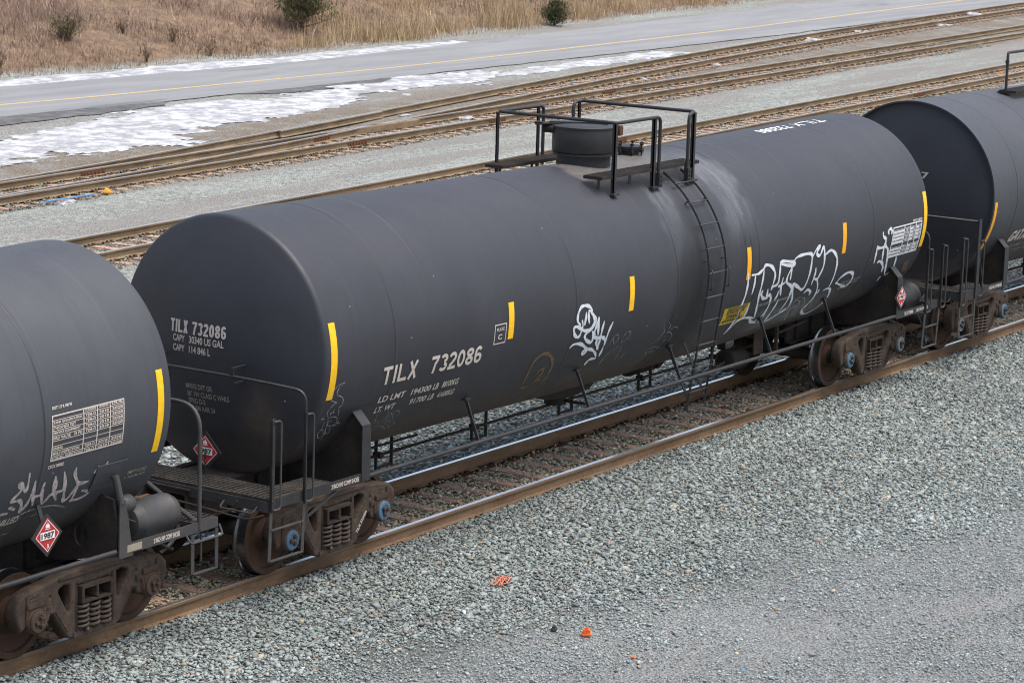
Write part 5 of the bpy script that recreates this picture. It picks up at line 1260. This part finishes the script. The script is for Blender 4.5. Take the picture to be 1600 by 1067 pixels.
gb = MB(); gb.tube(fillet([(7.40, -.955, 3.86), (7.40, -.955, zr_), (6.25, -.955, zr_), (6.25, .955, zr_), (7.40, .955, zr_), (7.40, .955, 3.86)], .10, 6), .025, 10); gb.build('guard_rail', M['steel_paint'], car)
gb = MB(); gb.tube(fillet([(8.18, -.955, 3.86), (8.18, -.955, zr_-.02), (8.36, -.955, zr_), (8.36, .955, zr_), (8.18, .955, zr_-.02), (8.18, .955, 3.86)], .09, 6), .025, 10); gb.build('guard_rail', M['steel_paint'], car)
for x in (7.40, 8.18):
    k = MB(); k.box(x-.045, x+.045, -1.0, -.93, 3.72, 3.92)
    for z in (3.76, 3.82, 3.88): k.lathe([(.013, -1.018), (.013, -1.0)], (x, 0, z), 'y', 6)
    k.build('rail_bracket', M['steel_paint'], car)
# belly: outlet skid, valve, brake cylinder and brackets
sk = MB(); zb_ = HC(6.6)-TR
sk.prism([(5.35, zb_+.05), (7.25, zb_+.04), (7.0, zb_-.10), (6.55, zb_-.15), (5.9, zb_-.09)], -.22, .22, 'xz'); sk.build('outlet_skid', M['dirty_steel'], car, .01)
ov = MB(); ov.lathe([(.16, .70), (.16, .86), (.11, .87), (.11, 1.0)], (6.45, 0, 0), 'z', 16); ov.tube([(6.45, 0, .76), (6.45, -.5, .76)], .02, 6); ov.build('outlet_valve', M['dirty_steel'], car)
bc = MB(); bc.lathe([(0, 11.0), (.12, 11.01), (.17, 11.05), (.17, 11.42), (.185, 11.43), (.185, 11.47), (.12, 11.52), (.05, 11.53), (.05, 11.8)], (0, -.1, .62), 'x', 20, cap=False); bc.build('brake_cylinder', M['dirty_steel'], car)
br = MB(); br.box(11.55, 11.85, -.32, -.30, .66, 1.16); br.box(11.95, 12.0, -.5, -.45, .7, 1.16); br.bar((12.0, -.5, .98), (12.9, -.5, 1.05), .03, .03); br.bar((10.2, -.3, .60), (11.1, -.1, .62), .03, .05); br.build('brake_bracket', M['truck'], car, .003)
rv = MB(); rv.lathe([(0, 9.3), (.12, 9.32), (.19, 9.40), (.19, 10.2), (.12, 10.28), (0, 10.3)], (0, .65, .72), 'x', 20, cap=False); rv.box(9.5, 9.56, .45, .85, .6, 1.3); rv.box(10.0, 10.06, .45, .85, .6, 1.3); rv.build('brake_reservoir', M['dirty_steel'], car)

# ------------------------------------------------------------------ the car at the left
AO = -18.26
carl = thing('tank_car', 'grey tank car cut by the left edge, with pale inspection table and faded graffiti', 'tank car', (AO, 0, 0), CARS)
tl = link('tank', tank_mesh(tank_profile(-.72, 14.76, 1.0, [.55, 4.5, 9.38, 12.90])), M['tank_worn'], carl)
strips(tl, (14.632,), -20.4, 13.3, .098); strips(tl, (9.0, 11.6), -8, 9, .11)
mk = Marks(); E3 = ('TEM-O', '2018', '2028')
table(mk, 12.985, 14.06, 5.8, -12.0, [('', ('STATION', 'QUALIFIED', 'DUE')), ('TANK QUALIFICATION', E3), ('THICKNESS TEST', E3), ('SERVICE EQUIPMENT', E3), ('PRD VALVE   75 PSI', E3), ('', 0), ('LINING', 0), ('88.B.2 INSPECTION', E3), ('STUB SILL INSPECTION', E3)], (.43, .62, .80), .014)
mk.build('stencil_table', M['cream'], tl)
lettering(tl, [('DOT 117 R 100 W', 13.0, 13.29, 7.9, 9.1, dict(bold=.04)), ('CTCX 200082', 12.97, 13.20, -14.9, -13.5, dict(bold=.04)), ('CHILLED', 12.45, 12.80, -38.0, -34.3)])
lettering(tl, [('EMPTY LOAD', 14.31, 14.60, -28.4, -26.7), ('4" ADJ BLOCK', 14.28, 14.62, -31.0, -29.3)], 'cream_dim')
graffiti(tl, 'A_tag', 'graf_pink', label='faded pinkish white graffiti tag below the table'); graffiti(tl, 'A_line', 'graf_chalk', 'chalk_scrawl', .005)
right_end(carl, 'old'); side_pipes(carl, .1, 13.98); brake_rigging(carl); truck(carl, 14.07, ('rust', 'rust')); truck(carl, 0, ('rust', 'rust'))
placard(carl, (13.0, -1.45, 1.46), (1, 0, 0), .185, ((13.0, -1.44, 1.45), (13.0, -1.32, 1.75)))

# ------------------------------------------------------------------ the car at the right
CO = 18.15
carr = thing('tank_car', 'tank car cut by the right edge, showing its flat rimmed blue black end', 'tank car', (CO, 0, 0), CARS)
tr = link('tank', tank_mesh(tank_profile(-.72, 14.88, .14, [.25, 1.55, 4.6, 9.4, 12.9], 1.555, True)), [M['tank_worn'], M['tank_blue']], carr)
for pl in tr.data.polygons:
    if pl.center.x < -.60 and abs(pl.normal.x) > .55 or pl.center.x < -.675 and math.hypot(pl.center.y, pl.center.z-2.56) < 1.535: pl.material_index = 1
TRs = TR; TR = 1.558
strips(tr, (-.635,), -34, -.8, .10, 'orange_tape')
lettering(tr, [('GATX', .36, 1.12, -31.8, -23.3, dict(slant=.4, bold=.05)), ('200447', 1.30, 2.4, -31.8, -23.3, dict(slant=.3, bold=.05))])
lettering(tr, [('LD LMT  194000 LB', .62, 2.0, -37.6, -35.2, dict(slant=.3)), ('LT WT  92000 LB', .84, 2.1, -42.6, -40.2, dict(slant=.3))], 'cream_dim')
mk = Marks(); mk.rect(.06, .20, -27, -24.5); mk.rect(.10, .24, -31, -28); mk.build('paint_patch', M['brown_patch'], tr)
mb = MB(); flat_text(mb, '200447', (-.815, .42, 2.84), (0, -1, 0), (0, 0, 1), .80, .115, .03); mb.build('lettering', M['cream'], tr)
TR = TRs
left_end(carr, tall=True); side_pipes(carr, .1, 14.0); brake_rigging(carr); truck(carr, 0, ('grey', 'blue')); truck(carr, 14.07, ('blue', 'blue')); stub_sill(carr, 12.6, 15.86)
gb = MB(); gb.tube(fillet([(2.3, -.32, 4.10), (2.3, -.32, 4.79), (5.2, -.32, 4.79), (5.2, -.32, 4.10)], .05, 5), .026, 8); gb.box(2.2, 2.40, -.40, -.2, 4.085, 4.11); gb.box(2.25, 2.29, -.36, -.30, 4.60, 4.66)
gb.build('guard_rail', M['steel_paint'], carr); g = grating('walkway', carr, 2.2, 5.3, -.55, -.25, 4.13, 'x', 'dirty_steel')
for x in (3.7, 5.2): k = MB(); k.box(x-.03, x+.03, -.34, -.31, 4.05, 4.78); k.build('rail_post', M['steel_paint'], carr)

# ------------------------------------------------------------------ litter
M['orange_plastic'] = simple('orange plastic', (.75, .16, .035), .45, var=.15); M['orange_faded'] = simple('faded orange mesh', (.62, .20, .12), .7, var=.3)
M['blue_plastic'] = simple('bright blue plastic', (.08, .26, .50), .45); M['red_cloth'] = simple('faded red cloth', (.52, .13, .12), .8, var=.3); M['yellow_plastic'] = simple('yellow plastic', (.78, .36, .025), .5); M['black_rag'] = simple('black rag', (.022, .022, .024), .8)
M['wood'] = simple('grey splintered wood', (.30, .23, .18), .8, var=.4)
def lit(name, mb, mat, label, cat, x, y, rz=0, dz=.02, bevel=0, group=None, sc=.72):
    o = mb.build(name, M[mat], None, bevel); o.location = (x, y, gz(x, y)+dz); o.rotation_euler = (random.uniform(-.1, .1), random.uniform(-.1, .1), rz); o.scale = (sc,)*3; return tag(o, label, cat, group)
mb = MB()
for k in range(13):
    a = -.20+k*.034; y0 = random.uniform(-.10, -.03); pts = [(a+random.uniform(-.03, .03)+t*.05, y0+t*random.uniform(.10, .20), .02+.025*math.sin(t*6+k)) for t in np.linspace(0, 1, 6)]
    mb.tube(pts, .006, 4)
for k in range(4): mb.tube([(-.22+t*.46, -.07+k*.05+.02*math.sin(t*9+k), .025+.02*math.sin(t*13+k*2)) for t in np.linspace(0, 1, 12)], .006, 4)
lit('plastic_netting', mb, 'orange_faded', 'crumpled scrap of faded orange netting on the front ballast', 'netting', 1.06, -2.77, .25, .03, sc=.85)
mb = MB(); mb.box(-.095, .095, -.075, .075, 0, .035)
for x0, x1, y0, y1 in ((-.07, .07, .03, .055), (-.07, .07, -.055, -.03), (-.07, -.045, -.03, .03), (.045, .07, -.03, .03)): mb.box(x0, x1, y0, y1, .035, .10)
mb.box(-.03, .03, -.012, .012, .037, .06); lit('plastic_debris', mb, 'orange_plastic', 'bright orange broken plastic base lying on the front gravel', 'litter', .06, -4.59, .55, .02, .008)
mb = MB(); mb.prism([(-.05, -.02), (.03, -.035), (.055, .01), (.0, .035), (-.04, .02)], 0, .02, 'xy'); lit('plastic_scrap', mb, 'orange_plastic', 'tiny orange plastic chip near the bottom edge', 'litter', -.32, -5.43, .3, .02, .004)
mb = MB(); mb.prism([(-.04, -.012), (.04, -.018), (.045, .014), (-.03, .018)], 0, .015, 'xy'); lit('plastic_scrap', mb, 'blue_plastic', 'tiny bright blue plastic chip on the trampled gravel', 'litter', .04, -6.6, .5, .02, .003)
mb = MB(); mb.prism([(-.10, -.03), (-.02, -.06), (.09, -.03), (.11, .03), (.02, .055), (-.07, .03)], 0, .03, 'xy'); mb.prism([(-.04, -.02), (.06, -.02), (.05, .03), (-.03, .03)], .03, .06, 'xy'); lit('rag', mb, 'black_rag', 'small black rag left of the orange plastic base', 'rag', -.04, -4.22, .2, .02, .012)
mb = MB(); mb.tube([(-.22, 0, .02), (0, .01, .035), (.2, -.015, .03)], [.012, .016, .006], 6); mb.tube([(.05, 0, .03), (.16, .03, .03)], [.008, .003], 5); lit('wood_splinter', mb, 'wood', 'grey wood splinter lying across the front ballast', 'wood', 3.42, -2.81, .45, .03)
mb = MB(); mb.prism([(-.09, -.03), (.02, -.06), (.10, -.01), (.06, .05), (-.06, .04)], 0, .02, 'xy'); mb.prism([(-.04, -.01), (.06, -.02), (.04, .03)], .02, .05, 'xy'); lit('cloth_scrap', mb, 'red_cloth', 'faded red cloth scrap between the rails below the ladder', 'cloth', 11.05, -.12, .2, .06, .01)
mb = MB(); mb.box(-.16, .16, -.12, .12, 0, .10); mb.box(-.05, .28, -.05, .10, .02, .14); lit('plastic_block', mb, 'yellow_plastic', 'yellow plastic block at the far left beside the third track', 'litter', 22.3, 22.5, .6, .03, .03)
mb = MB(); mb.tube(fillet([(0, 0, .05), (.6, -.05, .06), (1.2, .02, .05), (1.75, -.08, .07)], .3), .016, 8); lit('plastic_tube', mb, 'blue_plastic', 'bright blue tube lying on the gravel beside the third track', 'tube', 19.85, 22.3, 0.03, .03, sc=1)
mb = MB(); mb.box(-.14, .14, -.1, .1, 0, .12); mb.box(-.03, .2, -.06, .06, .06, .18); lit('plastic_block', mb, 'yellow_plastic', 'yellow plastic block between the rails at the upper right', 'litter', 68.3, 20.75, .3, -.0, .03)
mb = MB(); mb.box(-.14, .14, -.08, .08, 0, .10); mb.box(-.10, .02, -.05, .05, .10, .15); lit('plastic_block', mb, 'orange_faded', 'dull orange scrap beside the third track above the dome', 'litter', 56.1, 24.9, .3, .0, .03)
def clump(x, y, r, label, n=5):
    mb = MB()
    bm = bmesh.new()
    for k in range(n):
        bmesh.ops.create_icosphere(bm, subdivisions=2, radius=r*random.uniform(.25, .6), matrix=Matrix.Translation((random.gauss(0, r*.55), random.gauss(0, r*.35), r*.05)))
    for v in bm.verts:
        v.co += Vector([mnoise.noise((v.co*7+Vector((x, k*9, 0)))) for k in range(3)])*r*.22; v.co.z = max(-.02, v.co.z*.28)
    me = bpy.data.meshes.new('snow_clump'); bm.to_mesh(me); bm.free(); o = link('snow_clump', me, M['snow'], None, (x, y, gz(x, y)+.01)); tag(o, label, 'snow', 'small clumps of leftover snow among the tracks')
for x, y, r, lab in ((96.3, 35.0, .7, 'largest snow clump at the upper right beside the road'), (88.5, 32.4, .5, 'flat snow clump below the largest one at the upper right'), (76.2, 32.6, .5, 'wide snow clump along the branch track near the road'), (82.0, 33.2, .32, 'snow clump right of the wide one on the branch track'), (56.3, 28.6, .28, 'round snow clump beside the curve of the branch track'), (63.1, 29.6, .35, 'low snow clump just inside the curved branch rail'), (41.4, 25.7, .3, 'snow clump lying beside the turnout frog'), (40.7, 27.4, .22, 'small snow clump between the branch rails'), (47.0, 27.4, .25, 'snow clump between the diverging rails past the frog'), (22.1, 24.0, .15, 'tiny snow clump between rails at the far left'), (20.6, 22.35, .3, 'snow clump beside the blue tube')):
    clump(x, y, r, lab)
